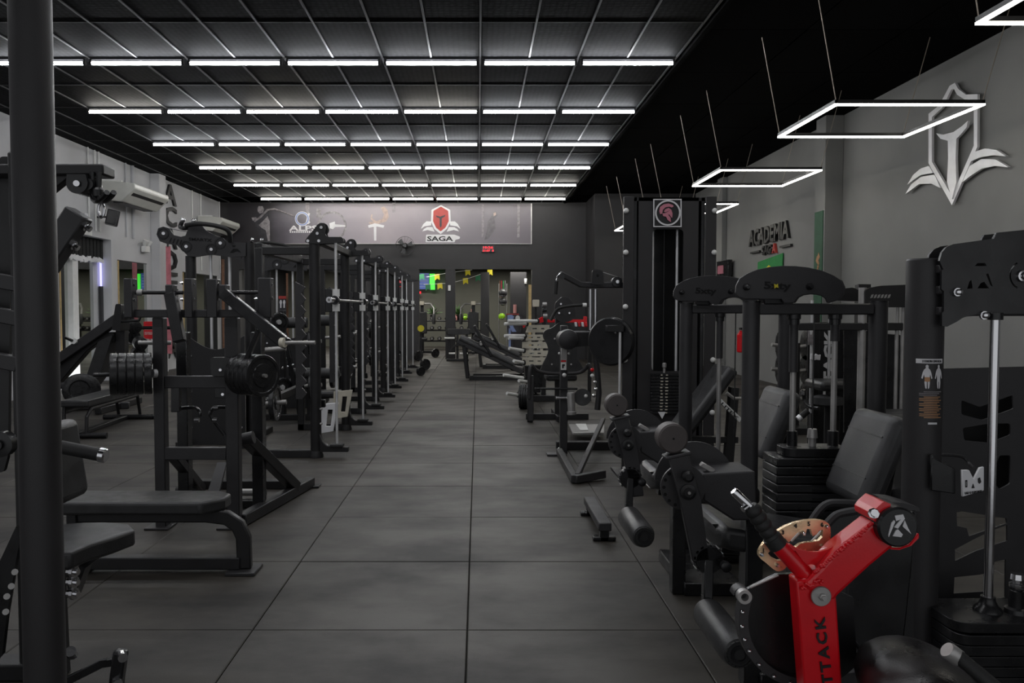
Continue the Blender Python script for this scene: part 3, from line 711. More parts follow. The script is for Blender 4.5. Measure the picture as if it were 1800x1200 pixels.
obj('adjustment_plate', MB().plate([(-40,1000),(0,985),(28,925),(34,950),(12,1080),(4,1150),(-40,1200)], D-.2, .02), M['gloss'], t)
for px, py in ((26,1005),(20,1030),(12,1048),(10,1075)): obj('plate_bolt', MB().cyl(W(px,py,D-.21), W(px,py,D-.2), .012, 10), M['dullsteel'], t)

# ================================================================== FLAT BENCH
D = 4.45
pz = W(300,882,D).z
t = thing('flat_bench', 'long flat bench with a black cushion and curved tube leg behind the round column', 'bench', (W(300,900,D).x, D, 0))
x0, x1 = W(80,880,D).x, W(392,880,D).x
cush = MB().prism([(x0,D-.02,pz),(x1-.12,D-.02,pz),(x1-.02,D+.1,pz),(x1-.02,D+.22,pz),(x1-.12,D+.3,pz),(x0,D+.3,pz)], (0,0,-.075))
obj('seat_cushion', cush, M['pad'], t, .018, 3)
xc = x1-.03; yc = D+.1
obj('end_leg', MB().rect([(x0+.1,yc,pz-.1)]+[V(p) for p in ((xc-.1,yc,pz-.1),(xc+.02,yc,pz-.115),(xc+.085,yc,pz-.16),(xc+.115,yc,pz-.23),(xc+.12,yc,.02))], .08, .05, (0,1,0)), M['black'], t, .008, 2)
obj('base_rail', MB().bb(x0-.1, xc+.1, yc-.04, yc+.04, .02, .09), M['black'], t, .006, 2)
obj('foot_plate', MB().bb(xc+.03, xc+.2, yc-.09, yc+.09, 0, .02), M['black2'], t, .004)
obj('inner_leg', MB().bb(x0+.08, x0+.14, yc-.04, yc+.04, .09, pz-.08), M['black'], t, .006)
obj('inner_foot_plate', MB().bb(x0+.0, x0+.2, yc-.09, yc+.09, 0, .02), M['black2'], t, .004)

# ================================================================== SMALL BENCH, further back
D = 9.5
t = thing('utility_bench', 'low flat bench with bent tube frame on the floor beyond the round column', 'bench', (W(165,760,D).x, D, 0))
A, B = W(112,704,9.3), W(212,668,11.0)
pz = A.z; dirv = V((B.x-A.x, B.y-A.y, 0)).normalized(); n_ = V((dirv.y,-dirv.x,0))
L = (V((B.x,B.y,0))-V((A.x,A.y,0))).length
def fr(u, v, z): return V((A.x,A.y,0))+dirv*u+n_*v+V((0,0,z))
obj('seat_cushion', MB().prism([fr(0,-.05,pz),fr(0,.28,pz),fr(L,.28,pz),fr(L,-.05,pz)], (0,0,-.08)), M['pad'], t, .02, 3)
obj('frame_tube', MB().tube([fr(-.02,.26,.04),fr(0,.26,pz-.2),fr(.12,.26,pz-.11),fr(L-.1,.26,pz-.11),fr(L,.26,.02)], .022, 8), M['black'], t)
obj('frame_tube', MB().tube([fr(.05,-.03,.04),fr(.07,-.03,pz-.11),fr(L-.1,-.03,pz-.11),fr(L,-.03,.02)], .022, 8), M['black'], t)
obj('base_rail', MB().bar(fr(-.05,.1,.03), fr(L,.1,.03), .07, .05), M['black'], t, .005)
for u in (-.03, L-.1): obj('foot_bar', MB().cyl(fr(u,-.2,.035), fr(u,.5,.035), .034, 12), M['gloss'], t)

# ================================================================== INCLINE LEVER PRESS (left, mid)
D = 12.0
t = thing('lever_press', 'black plate-loaded lever press with slanted arm in front of the mirrored recess', 'exercise machine', (W(180,690,D).x, D, 0))
obj('lever_arm', MB().bar(W(70,655,D), W(222,550,D), .14, .16, (0,1,0)), M['black2'], t, .01)
obj('pivot_block', MB().plate(rnd([(203,534),(213,534),(212,582),(196,580)],3), D-.15, .3), M['black'], t, .008)
obj('support_arm', MB().rect([W(100,668,D+.1), W(150,610,D+.1), W(172,594,D+.1), W(205,592,D+.1)], .16, .16, (0,1,0)), M['black'], t, .01)
obj('upright', MB().plate(rnd([(203,575),(219,575),(219,690),(205,690)],2), D+.05, .14), M['black'], t, .01)
obj('back_pad', MB().plate(rnd([(172,600),(198,588),(175,660),(160,680),(148,672)],4), D-.05, .3), M['pad'], t, .03, 2)
pg = obj('plate_peg', MB().cyl(W(131,600,D-.1), W(112,592,D-.35), .022, 10), M['gloss'], t)
obj('peg_collar', MB().cyl(W(131,600,D-.1), W(129,599,D-.16), .045, 14), M['whitep'], pg)
obj('base_frame', MB().bar(V((W(120,700,D).x, D-.1, .05)), V((W(222,700,D).x, D+.1, .05)), .1, .1).bar(V((W(205,700,D).x,D-.6,.05)), V((W(205,700,D).x,D+.8,.05)), .1, .1), M['black'], t, .01)
obj('handle', MB().tube([W(205,566,D-.1), W(245,563,D-.2), W(252,545,D-.2)], .018, 8), M['gloss'], t)
obj('seat', MB().box(W(135,676,D-.3), (.4,.4,.09)), M['pad'], t, .03, 2)
for k in range(2):
    c = W(140+k*7, 684, D-.8+k*.12)
    tag(obj('weight_plate', MB().lathe(c, V((.05,-.1,0)), [(.1,0),(.21,.02),(.225,.2),(.225,.8),(.2,.95),(.14,.97),(.12,.8),(.03,.8)], 28), M['plate']), 'round black weight plate standing on the floor by the slanted lever press, %s one' % ('front','rear')[k], 'weight plate', 'plates by the lever press')
# hex dumbbells rack behind
t = thing('dumbbell_stand', 'black stand with short bars between the mirror and plate stack', 'rack', (W(245,690,13.5).x, 13.5, 0))
for k, px in enumerate((222,278)): obj('stand_post', MB().bb(W(px,600,13.5).x-.03, W(px,600,13.5).x+.03, 13.4, 13.5, 0, W(px,545,13.5).z), M['black'], t, .005)
for py in (576,603): obj('rest_bar', MB().cyl(W(222,py,13.4), W(300,py,13.4), .03, 10), M['dullsteel' if py == 603 else 'gloss'], t)
for k, (px, py) in enumerate(((229,568),(240,597),(249,627))):
    c = W(px,py,13.1); o = thing('dumbbell', 'black dumbbell with steel collar on the stand by the mirror, %s from the top' % ORD[k], 'dumbbell', c, 'dumbbells on the stand by the mirror')
    ax = V((.2,-.25,-.08)); obj('bar', MB().cyl(c-ax*.6, c+ax*.6, .018, 10), M['chrome'], o)
    for s in (-1,1): obj('head', MB().lathe(c+ax*.4*s, ax*.5*s, [(.05,0),(.11,.1),(.11,.85),(.06,1)], 18), M['plate'], o)

# ================================================================== STANDING PLATE MACHINE (left of the aisle)
D = 5.45
t = thing('shrug_machine', 'black plate-loaded standing machine with crossbar and stacked plates, front of the row', 'exercise machine', (W(345,900,D).x, D, 0))
vbar(270,289,558,935,D,.08,'upright','black2',t,.006,True); vbar(396,419,558,930,D,.08,'upright','black2',t,.006,True)
for a, b in ((258,300),(384,428)): obj('foot_plate', MB().bb(W(a,930,D).x, W(b,930,D).x, D-.05, D+.13, 0, .014), M['black2'], t, .003)
vbar(289,397,661,682,D+.005,.06,'cross_rail','black2',t); vbar(289,397,787,808,D+.005,.06,'cross_rail','black2',t)
vbar(217,475,544,558,D-.06,.07,'top_crossbar','black2',t,.006)
for a, b, y0 in ((217,232,489),(323,338,489),(362,381,490),(453,476,488)):
    p_ = vbar(a,b,y0,558,D-.1,.09,'bearing_post','black2',t,.005)
for px, py, dx in ((236,500,1),(236,527,1),(320,497,-1),(320,526,-1),(384,499,1),(383,526,1),(340,500,1),(340,525,1),(478,500,1),(478,524,1),(450,525,-1)):
    obj('bolt', MB().lathe(W(px-dx*2,py,D-.06), V((dx*.018,-.006,0)), [(.012,0),(.012,.5),(.008,.55),(.008,1)], 8), M['chrome'], t)
for x0, x1, bx in ((238,322,301),(384,455,394)):
    obj('pivot_shaft', MB().cyl(W(x0,514,D-.06), W(x1,514,D-.06), .014, 14), M['gloss'], t)
    obj('shaft_collar', MB().cyl(W(x0+4,514,D-.06), W(x0+13,514,D-.06), .022, 14), M['dullsteel'], t)
    obj('pivot_block', MB().box(W(bx,512,D-.06), (.055,.08,.09)), M['black2'], t, .006)
obj('lever_arm', MB().bar(W(300,516,D-.08), W(316,600,D-.15), .075, .06, (0,1,0)), M['black'], t, .004)
obj('lever_arm', MB().bar(W(394,516,D-.08), W(503,604,D-.32), .075, .06, (0,1,0)), M['gloss'], t, .004)
obj('lever_link', MB().bar(W(455,580,D-.2), W(430,640,D-.1), .03, .05, (0,1,0)), M['black2'], t, .003)
o = obj('plate_peg', MB().cyl(W(500,602,D-.34), W(554,602,D-.36), .012, 12), M['dullsteel'], t)
obj('peg_collar', MB().cyl(W(494,602,D-.34), W(501,602,D-.35), .032, 20), M['cream'], o)
obj('plate_peg', MB().cyl(W(301,602,D+.1), W(243,602,D+.05), .014, 12), M['dullsteel'], t)
# loaded pegs
def pegplates(c0, ax, n, r, th, gap, who, grp, first_r=None):
    ax = V(ax).normalized()
    for k in range(n):
        c = c0+ax*(k*(th+gap))
        rr = r
        o = obj('weight_plate', MB().lathe(c, ax*th, [(.02,0),(rr*.55,0),(rr*.58,.12),(rr*.8,.12),(rr*.84,0),(rr*.97,.0),(rr,.12),(rr,.88),(rr*.97,1),(rr*.84,1),(rr*.8,.86),(rr*.58,.86),(rr*.55,1),(.02,1)], 36), M['plate'], None)
        tag(o, who % ORD[k], 'weight plate', grp)
Lp = W(267,656,D-.05); axl = V((-1,-.42,0)).normalized()
pegplates(Lp, axl, 5, .142, .05, .0025, 'thick black plate on the standing machine peg facing the mirror, %s from the frame', 'plates on the outer peg')
obj('plate_peg', MB().cyl(W(272,656,D-.03), Lp+axl*.36, .014, 12), M['gloss'], t); obj('peg_collar', MB().cyl(W(275,656,D-.03), Lp-axl*.005, .03, 16), M['steel'], t)
Rp = W(424,657,D+.02); axr = V((1,-.75,0)).normalized()
pegplates(Rp, axr, 5, .142, .046, .0025, 'thick black plate on the standing machine peg facing the aisle, %s from the frame', 'plates on the aisle peg')
obj('plate_peg', MB().cyl(W(416,657,D+.05), Rp+axr*.27, .013, 12), M['dullsteel'], t)
obj('knee_pad', MB().plate(rnd([(369,628),(404,628),(406,641),(406,661),(371,661)],5), D-.04, .05), M['pad'], t, .012, 2)
obj('pad_stem', MB().bb(W(375,700,D).x, W(403,700,D).x, D+.02, D+.06, W(380,700,D).z, W(380,660,D).z), M['gloss'], t, .004)
for px, py in ((387,650),(391,693)): obj('bolt', MB().cyl(W(px,py,D-.06), W(px,py,D-.04), .01, 8), M['chrome'], t)
obj('foot_handle', MB().tube(spline([W(312,718,D+.1), W(340,716,D+.05), W(350,722,D), W(351,732,D-.02)], 4), .013, 8), M['gloss'], t)
obj('foot_handle', MB().tube(spline([W(408,716,D+.1), W(380,716,D+.05), W(370,724,D), W(372,734,D), W(395,765,D)], 4), .013, 8), M['gloss'], t)
for px, py in ((346,738),(380,717),(378,738)): obj('chrome_collar', MB().cyl(W(px-4,py,D-.02), W(px+4,py,D-.02), .016, 10), M['chrome'], t)
obj('side_bracket', MB().plate([(300,680),(315,680),(315,724),(300,724)], D+.02, .05), M['gloss'], t, .004)
# base: two splayed rails and braces running back
Yb = 6.75
xr0, xr1 = W(420,920,D).x, W(546,862,Yb).x
obj('base_rail', MB().bar((xr0,D+.05,.045), (xr1,Yb,.045), .08, .08), M['black'], t, .006)
obj('rail_foot', MB().box((xr1+.02,Yb,.008), (.12,.12,.016)), M['black'], t, .003)
obj('rear_brace', MB().bar(W(432,770,D+.25), (xr0+(xr1-xr0)*.75, D+(Yb-D)*.75, .07), .085, .085), M['black'], t, .006)
obj('brace_pivot', MB().cyl(W(428,772,D+.2), W(446,768,D+.2), .045, 18), M['black2'], t)
xl0 = W(280,930,D).x
obj('base_rail', MB().bar((xl0,D+.05,.045), (xl0-.22,Yb,.045), .08, .08), M['black'], t, .006)
obj('rear_brace', MB().bar((xl0+.05,D+.1,W(300,800,D).z), (xl0-.02,D+.9,.07), .07, .07), M['black'], t, .006)
obj('floor_crossbar', MB().bb(xl0, xr0, D+.55, D+.62, .0, .06), M['gloss'], t, .005)
obj('foot_roller', MB().cyl(W(310,862,D+.7), W(345,862,D+.7), .028, 14), M['grip'], t); obj('foot_roller', MB().cyl(W(425,865,D+.7), W(468,865,D+.7), .028, 14), M['dullsteel'], t)
obj('tread_plate', MB().prism([W(382,812,D+.35),W(398,812,D+.35),W(384,870,D+.1),W(362,872,D+.1)], (0,.02,-.01)), M['black2'], t, .003)
obj('upper_rear_post', MB().bb(xr0-.02, xr0+.06, D+.4, D+.5, 0, 1.35), M['gloss'], t, .005)
obj('upper_rear_post', MB().bb(xl0-.02, xl0+.06, D+.4, D+.5, 0, 1.35), M['gloss'], t, .005)
obj('rear_base', MB().bb(xl0-.3, xr0+.2, Yb-.1, Yb, 0, .07), M['black'], t, .005)

# ================================================================== CABLE MACHINES WITH ROUND POSTS
def cable_tower(D, posts, top, label, pxo=0, pyo=0, k=1.0, detail=True):
    def q(x, y): return (top[0]+(x-275)*k, top[1]+(y-395)*k)
    t = thing('cable_machine', label, 'exercise machine', (W((posts[0]+posts[1])/2, 700, D).x, D, 0))
    ol = [(275,412),(278,401),(287,398),(297,401),(305,413),(318,416),(326,414),(332,398),(342,391),(352,392),(361,404),(380,415),(400,424),(432,427),(432,450),(405,452),(385,449),(370,447),(345,451),(330,450),(322,441),(310,430),(293,428),(281,424)]
    obj('pulley_plate', MB().plate([q(x,y) for x,y in ol], D-.07, .012), M['black2'], t)
    obj('pulley_plate', MB().plate([q(x+1,y+.5) for x,y in ol], D+.07, .012), M['black'], t)
    for x, y in ((287,410),(327,433),(371,438),(387,427)):
        r = 10*k*D/1396
        pu = obj('pulley', MB().ring(W(*q(x,y),D-.072), (0,-.006,0), r, r*.75, 20), M['gloss'], t)
        obj('pulley_bolt', MB().cyl(W(*q(x,y),D-.09), W(*q(x,y),D-.07), .018, 10), M['chrome'], pu)
    for x in range(4): obj('painted_slot', MB().plate([q(300+x*6,418+x*1.2),q(302+x*6,418+x*1.2),q(299+x*6,426+x*1.2),q(297+x*6,426+x*1.2)], D-.074, .004), M['hole_shade'], t)
    text('lettering', 'SMARTX', W(*q(352,421),D-.073), (1,0,-.06), (0,0,1), 5*k*D/1396, M['hole_shade'], t, .004, 40*k*D/1396, .02)
    for pts in ([(408,431),(414,431),(413,434),(409,434)],[(410,437),(418,437),(424,444),(416,441),(410,444),(404,444)]): obj('painted_slot', MB().plate([q(x,y) for x,y in pts], D-.074, .004), M['hole_shade'], t)
    obj('top_cable', MB().tube([W(*q(287,400),D-.02), W(*q(345,410),D-.02)], .004, 6), M['gloss'], t)
    for i, (x, w_) in enumerate(((posts[0],18),(posts[1],18))):
        rr = w_/2*k*D/1396; p_ = W(x, 500, D)
        o = obj('round_post', MB().cyl((p_.x,D,0), (p_.x,D, W(*q(x,427 if i else 450),D).z), rr, 22), M['black'], t)
        obj('post_foot', MB().cyl((p_.x,D,0), (p_.x,D,.06), rr*1.25, 22), M['black'], o)
    obj('handle_bar', MB().tube(spline([W(*q(327,396),D-.12), W(*q(350,393),D-.2), W(*q(385,398),D-.2), W(*q(402,407),D-.16), W(*q(405,425),D-.1)], 6), .02*k+.006, 10), M['grip'], t)
    obj('handle_bar', MB().tube(spline([W(*q(320,390),D+.1), W(*q(317,399),D+.1), W(*q(325,401),D+.02), W(*q(335,398),D)], 5), .025, 8), M['gloss'], t)
    for x, y in ((321,387),(340,388)): obj('chrome_cap', MB().sph(W(*q(x,y),D-.14), .028, 12), M['chrome'], t)
    for x in (371, 404):
        p_ = W(*q(x,500), D+.02); obj('guide_rod', MB().cyl((p_.x,D+.02,.5), (p_.x,D+.02,W(*q(x,448),D).z), .017, 12), M['steel'], t)
    p_ = W(*q(392,500),D+.05); obj('cable_chain', MB().bb(p_.x-.014, p_.x+.014, D+.05, D+.07, .9, W(*q(392,455),D).z), M['copper'], t)
    z1 = .95; x0, x1 = W(posts[0]+2,600,D).x, W(posts[1]-2,600,D).x
    sh = [(x0,0),(x1,0),(x1,z1+.28)]+[(x1+(x0-x1)*u, z1+.28-.16*math.sin(math.pi*u)) for u in [i/10 for i in range(1,10)]]+[(x0,z1+.28)]
    obj('stack_shroud', MB().prism([(x,D-.16,z) for x,z in sh], (0,.012,0)), M['black'], t, .003)
    for x, z in ((x0+.04,.2),(x0+.04,.6),(x0+.04,1.0),(x1-.04,.2),(x1-.04,.6),(x1-.04,1.0)): obj('bolt', MB().cyl((x,D-.175,z),(x,D-.158,z), .014, 8), M['chrome'], t)
    for i in range(9): obj('stack_plate', MB().bb(x0+.08, x1-.08, D-.08, D+.1, .12+i*.05, .165+i*.05), M['gloss'], t, .004)
    obj('base_frame', MB().bb(x0-.1, x1+.1, D-.06, D+.06, 0, .09).bb(x0-.06, x0+.02, D-.4, D+.8, 0, .07).bb(x1-.02, x1+.06, D-.4, D+.8, 0, .07), M['black'], t, .006)
    return t
cable_tower(9.0, (336,439), (275,395), 'round-post pulley machine with long scalloped top plate, first of the round-post pair')
cable_tower(12.3, (468,556), (404,428), 'round-post pulley machine standing behind the scalloped one, second of the pair', k=.86)
o = MB().bb(W(494,520,12.2).x-.03, W(494,520,12.2).x+.03, 12.1,12.12, W(494,545,10.2).z, W(494,522,10.2).z)
t = thing('instruction_sign', 'small dark instruction sign with a red heading on the round post', 'sign', W(496,535,12.2))
obj('board', MB().bb(W(490,520,12.19).x, W(503,520,12.19).x, 12.175, 12.19, W(494,550,12.19).z, W(494,520,12.19).z), M['print_d'], t)
obj('red_heading', MB().bb(W(490,520,12.175).x, W(503,520,12.175).x, 12.165, 12.175, W(494,525,12.175).z, W(494,520,12.175).z), M['print_r'], t)
for s in (493.5, 499.5): obj('printed_figure', MB().plate([(s-1,527),(s+1,527),(s+2.2,531),(s+1.2,535),(s+1.2,541),(s-1.2,541),(s-1.2,535),(s-2.2,531)], 12.168, .004), M['print_w'], t)

# ================================================================== LEG CURL WITH ROLLERS
D = 10.7
t = thing('leg_curl_machine', 'black machine with padded rollers and round cams behind the standing plate machine', 'exercise machine', (W(500,740,D).x, D, 0))
for px, py, r in ((489,566,17),(495,680,17)):
    c = W(px,py,D); rr = r*D/1396
    o = obj('cam_disc', MB().lathe(c, V((.04,-.05,0)), [(.03,0),(rr*.95,0),(rr,.2),(rr,.8),(rr*.92,1),(rr*.7,1),(rr*.66,.8),(rr*.4,.8),(rr*.36,1.1),(.03,1.1)], 30), M['plate'], t)
    obj('hub', MB().lathe(c+V((.02,-.05,0)), V((.02,-.04,0)), [(.04,0),(.03,1)], 14), M['steel'], o)
for px0, px1, py in ((503,541,567),(512,598,656),(510,541,672),(553,585,563)):
    o = obj('roller_pad', MB().lathe(W(px0,py,D+.1), W(px1,py,D+.1)-W(px0,py,D+.1), [(.03,0),(.07,.03),(.075,.2),(.075,.8),(.07,.97),(.03,1)], 18), M['padgrey'], t)
    obj('roller_cap', MB().cyl(W(px0,py,D+.09)-V((.03,0,0)), W(px0,py,D+.1), .03, 12), M['gloss'], o)
obj('frame_post', MB().bb(W(516,600,D).x, W(528,600,D).x, D+.15, D+.25, 0, 1.5), M['black'], t, .006)
obj('frame_post', MB().bb(W(486,600,D).x, W(495,600,D).x, D+.15, D+.25, 0, 1.5), M['black'], t, .006)
obj('lever', MB().bar(W(500,585,D), W(520,690,D), .06, .06, (0,1,0)), M['gloss'], t, .005)
obj('seat_cushion', MB().box(W(575,692,D+.2), (.45,.35,.09)), M['pad'], t, .03, 2)
obj('seat_post', MB().bb(W(535,700,D).x, W(548,700,D).x, D+.15, D+.25, 0, .6), M['black'], t, .006)
for i in range(8): obj('stack_plate', MB().bb(W(456,700,D).x, W(486,700,D).x, D+.2, D+.38, .14+i*.05, .185+i*.05), M['gloss'], t, .004)
for px0, px1, py in ((455,492,757),(455,482,772)): obj('foot_roller', MB().cyl(W(px0,py,D-.1), W(px1,py,D-.1), .045, 14), M['padgrey'], t)
obj('base_frame', MB().bb(W(450,780,D).x, W(560,780,D).x, D+.1, D+.2, 0, .08), M['black'], t, .006)
for k in range(3): obj('chrome_knob', MB().sph(W(497+k*9,647-k*3,D-.12), .016, 10), M['chrome'], t)
obj('hanging_strap', MB().tube([W(522,716,D), W(526,735,D), W(520,768,D)], .012, 6), M['gloss'], t)

# ================================================================== SMITH MACHINES ALONG THE AISLE
# (post pixel x, distance) pairs
def smith(D0, D1, x, k, lab, top):
    t = thing('smith_machine', lab, 'exercise machine', (x, (D0+D1)/2, 0))
    xr = x+.215
    for i, D in enumerate((D0, D1)):
        o = obj('post', MB().cyl((x,D,0), (x,D,top), .056, 24), M['black'], t)
        obj('post_foot', MB().lathe((x,D,0), V((0,0,.07)), [(.075,0),(.075,.3),(.06,1)], 24), M['black'], o)
        for dz in (.35,.5): obj('post_bolt', MB().cyl((x+.05,D-.03,dz),(x+.07,D-.035,dz), .012, 8), M['dullsteel'], o)
        ol = rnd([(-.09,0),(-.06,.05),(.0,.12),(.055,.19),(.1,.2),(.135,.15),(.12,.09),(.14,.055),(.29,.055),(.31,.03),(.31,.0),(.12,-.01),(.06,-.015)], .035, 3)
        for s in (-.07, .055):
            pl = obj('pulley_plate', MB().prism([(x+a, D+s, top+b) for a,b in ol], (0,.014,0)), M['black'], t)
            if s < 0:
                for a, b in ((.085,.15),(.045,.09),(.06,.015),(-.05,.015)): obj('plate_bolt', MB().cyl((x+a,D+s-.012,top+b),(x+a,D+s,top+b), .015, 10), M['chrome'], pl)
        obj('pulley_wheel', MB().cyl((x+.09,D-.02,top+.14),(x+.09,D+.02,top+.14), .06, 20), M['gloss'], t)
        rod = obj('guide_rod', MB().cyl((xr,D,.12), (xr,D,top+.0), .014, 14), M['steel'], t)
        for dz in (1.535, 1.685):
            obj('bearing_block', MB().cyl((xr,D,dz-.037),(xr,D,dz+.037), .038, 18), M['whitep'], t, label='white bearing block on the steel rod')
        br = obj('rod_bracket', MB().prism([(x+.04,D-.04,.06),(xr+.12,D-.04,.06),(xr+.12,D-.04,.11),(x+.12,D-.04,.125),(x+.07,D-.04,.17),(x+.045,D-.04,.25)], (0,.08,0)), M['black'], t, .006)
        obj('rubber_stop', MB().box((xr+.0,D,.125), (.13,.13,.035)), M['grip'], br, .008)
        obj('carriage', MB().bb(xr-.11, xr-.04, D-.02, D+.02, 1.49, 1.73), M['gloss'], t, .006)
    obj('smith_bar', MB().cyl((xr,D0-.38,1.61),(xr,D1+.38,1.61), .0135, 14), M['dullsteel'], t)
    for y in (D0-.06, D1+.06): obj('bar_collar', MB().cyl((xr,y-.03,1.61),(xr,y+.03,1.61), .045, 16), M['gloss'], t)
    for y, s in ((D0,-1),(D1,1)): obj('bar_sleeve', MB().lathe((xr,y+s*.12,1.61), V((0,s*.26,0)), [(.025,0),(.025,.92),(.03,.93),(.03,1)], 14), M['chrome'], t)
    obj('top_beam', MB().bb(x+.02, x+.1, D0, D1, top-.02, top+.05), M['black'], t, .006)
    obj('rear_beam', MB().bb(x-.6, x-.53, D0, D1, top-.1, top), M['black'], t, .006)
    for D in (D0, D1):
        obj('rear_post', MB().bb(x-.6, x-.52, D-.04, D+.04, 0, top-.05), M['black'], t, .006)
        obj('side_base', MB().bb(x-.6, x, D-.04, D+.04, 0, .08), M['black'], t, .006)
        obj('side_top', MB().bb(x-.56, x, D-.03, D+.03, top-.12, top-.04), M['black'], t, .006)
        saf = MB()
        ol = [(x-.14,.6)]+[(x-.14+(.05 if i%2 else .0), .6+i*.06) for i in range(1,20)]+[(x-.2,1.8),(x-.2,.6)]
        obj('hook_ladder', MB().prism([(a,D-.01,b) for a,b in ol], (0,.02,0)), M['black2'], t)
        for z in (.55, 1.1): obj('storage_peg', MB().cyl((x-.56,D,z),(x-.3,D,z+.02), .024, 12), M['dullsteel'], t)
    obj('rear_rail', MB().bb(x-.6, x-.53, D0, D1, .5, .58), M['black'], t, .006)
    obj('safety_arm', MB().bb(xr-.2, xr-.14, D0+.1, D0+.16, .5, .58), M['gloss'], t, .006)
    return t
SM = [(8.1,9.95,-1.66,2.19),(11.55,13.1,-1.70,2.2),(14.6,16.0,-1.74,2.2),(17.9,19.6,-1.82,2.2)]
for k, (a, b, x, top) in enumerate(SM):
    smith(a, b, x, k, 'black smith machine with bright vertical rods, %s in the row along the aisle' % ORD[k], top)
# sign plates near the floor of the first smith machine
for k, (px, py, D, m, lab) in enumerate(((574,732,9.0,'silver','tilted silver handle plate near the floor in the first smith machine'),(600,708,9.7,'cream','tilted beige handle plate behind the silver one in the first smith machine'))):
    c = W(px,py,D); s_ = .105
    o = tag(obj('handle_plate', MB().prism([c+V((-s_,0,-.2)),c+V((s_*.7,0,-.17)),c+V((s_*1.3,0,.16)),c+V((-s_*.9,0,.14))], (0,.03,0), [[c+V((-.01,0,-.11)),c+V((.045,0,-.11)),c+V((.07,0,.08)),c+V((.015,0,.08))]]), M[m], None, .004), lab, 'plate')
# plates stored on smith machines
for i, (a, b, x, top) in enumerate(SM[:3]):
    for j, (D, z) in enumerate(((a,.55),(b,1.1),(b,.55))):
        c = V((x-.44, D, z+.012)); r = .19
        o = obj('weight_plate', MB().lathe(c, V((.05,0,0)), [(.027,0),(r*.97,0),(r,.15),(r,.85),(r*.95,1),(r*.8,1),(r*.76,.8),(r*.4,.8),(r*.36,1),(.027,1)], 30), M['plate'])
        tag(o, 'black plate stored on the %s smith machine, %s' % (ORD[i], ('low front peg','high rear peg','low rear peg')[j]), 'weight plate', 'plates stored on the smith machines')
# ================================================================== WEIGHT TOWER WITH HELMET SIGN
D = 7.0
t = thing('weight_tower', 'tall black shrouded weight tower with pink helmet sign on top', 'exercise machine', (W(1175,800,D).x, D, 0))
tz = W(1175,347,D).z
def tw(x): return W(x,560,D).x
# front shroud with the tall window
fx0, fx1 = tw(1121), tw(1226); wx0, wx1 = tw(1146), tw(1200); wz0, wz1 = W(1175,652,D).z, W(1175,403,D).z
def R2(x0,x1,z0,z1,r): return rnd([(x0,z0),(x1,z0),(x1,z1),(x0,z1)], r, 4)
obj('front_shroud', MB().prism([(x,D,z) for x,z in ((fx0,.02),(fx1,.02),(fx1,tz),(fx0,tz))], (0,.015,0), [[(x,D,z) for x,z in R2(wx0,wx1,wz0,wz1,.04)]]), M['column'], t)
for a, b in ((1094,1112),(1237,1256)):
    w_ = obj('side_wing', MB().prism([(tw(a),D-.03,0),(tw(b),D-.03,0),(tw(b),D-.03,tz+.005),(tw(a),D-.03,tz+.005)], (0,.02,0)), M['column'], t, .003)
    for py in (371,444,539,632,724): 
        px = a+4 if a < 1150 else b-4
        obj('dome_bolt', MB().sph(V((tw(px),D-.035,W(1175,py,D).z)), .024, 12), M['whitep'], w_)
obj('side_panel', MB().bb(tw(1112)-.0, tw(1112)+.03, D, D+.5, 0, tz).bb(tw(1237)-.03, tw(1237), D, D+.5, 0, tz), M['gloss'], t)
obj('back_panel', MB().bb(tw(1112), tw(1237), D+.45, D+.47, 0, tz), M['black'], t)
obj('top_cap', MB().bb(tw(1112), tw(1237), D, D+.47, tz-.03, tz), M['black'], t)
obj('base_plate', MB().bb(tw(1092), tw(1258), D-.05, D+.5, 0, .02), M['black'], t)
for px in (1150.5, 1194): obj('guide_rod', MB().cyl((tw(px),D+.1,.3),(tw(px),D+.1,tz-.05), .014, 14), M['steel'], t)
obj('lift_cable', MB().cyl((tw(1172),D+.12,.9),(tw(1172),D+.12,tz-.05), .006, 8), M['gloss'], t)
obj('stack_head', MB().lathe((tw(1168),D-.01,W(1168,655,D).z), V((0,0,.09)), [(.012,0),(.012,.5),(.02,.55),(.02,.9),(.012,1)], 12), M['dullsteel'], t)
for i in range(13):
    z = W(1168,656+i*5.5,D).z
    pl = obj('stack_plate', MB().bb(tw(1144), tw(1202), D-.03, D+.2, z-.024, z), M['gloss'], t, .003)
    for px in (1163, 1172): obj('plate_number', MB().bb(tw(px)-.012+random.uniform(-.004,.004), tw(px)+.008+random.uniform(-.004,.004), D-.034, D-.03, z-.017, z-.008), M['cream'], pl)
o = obj('stack_label', MB().plate([(1157,724),(1170,724),(1164,736)], D-.04, .008), M['silver'], t)
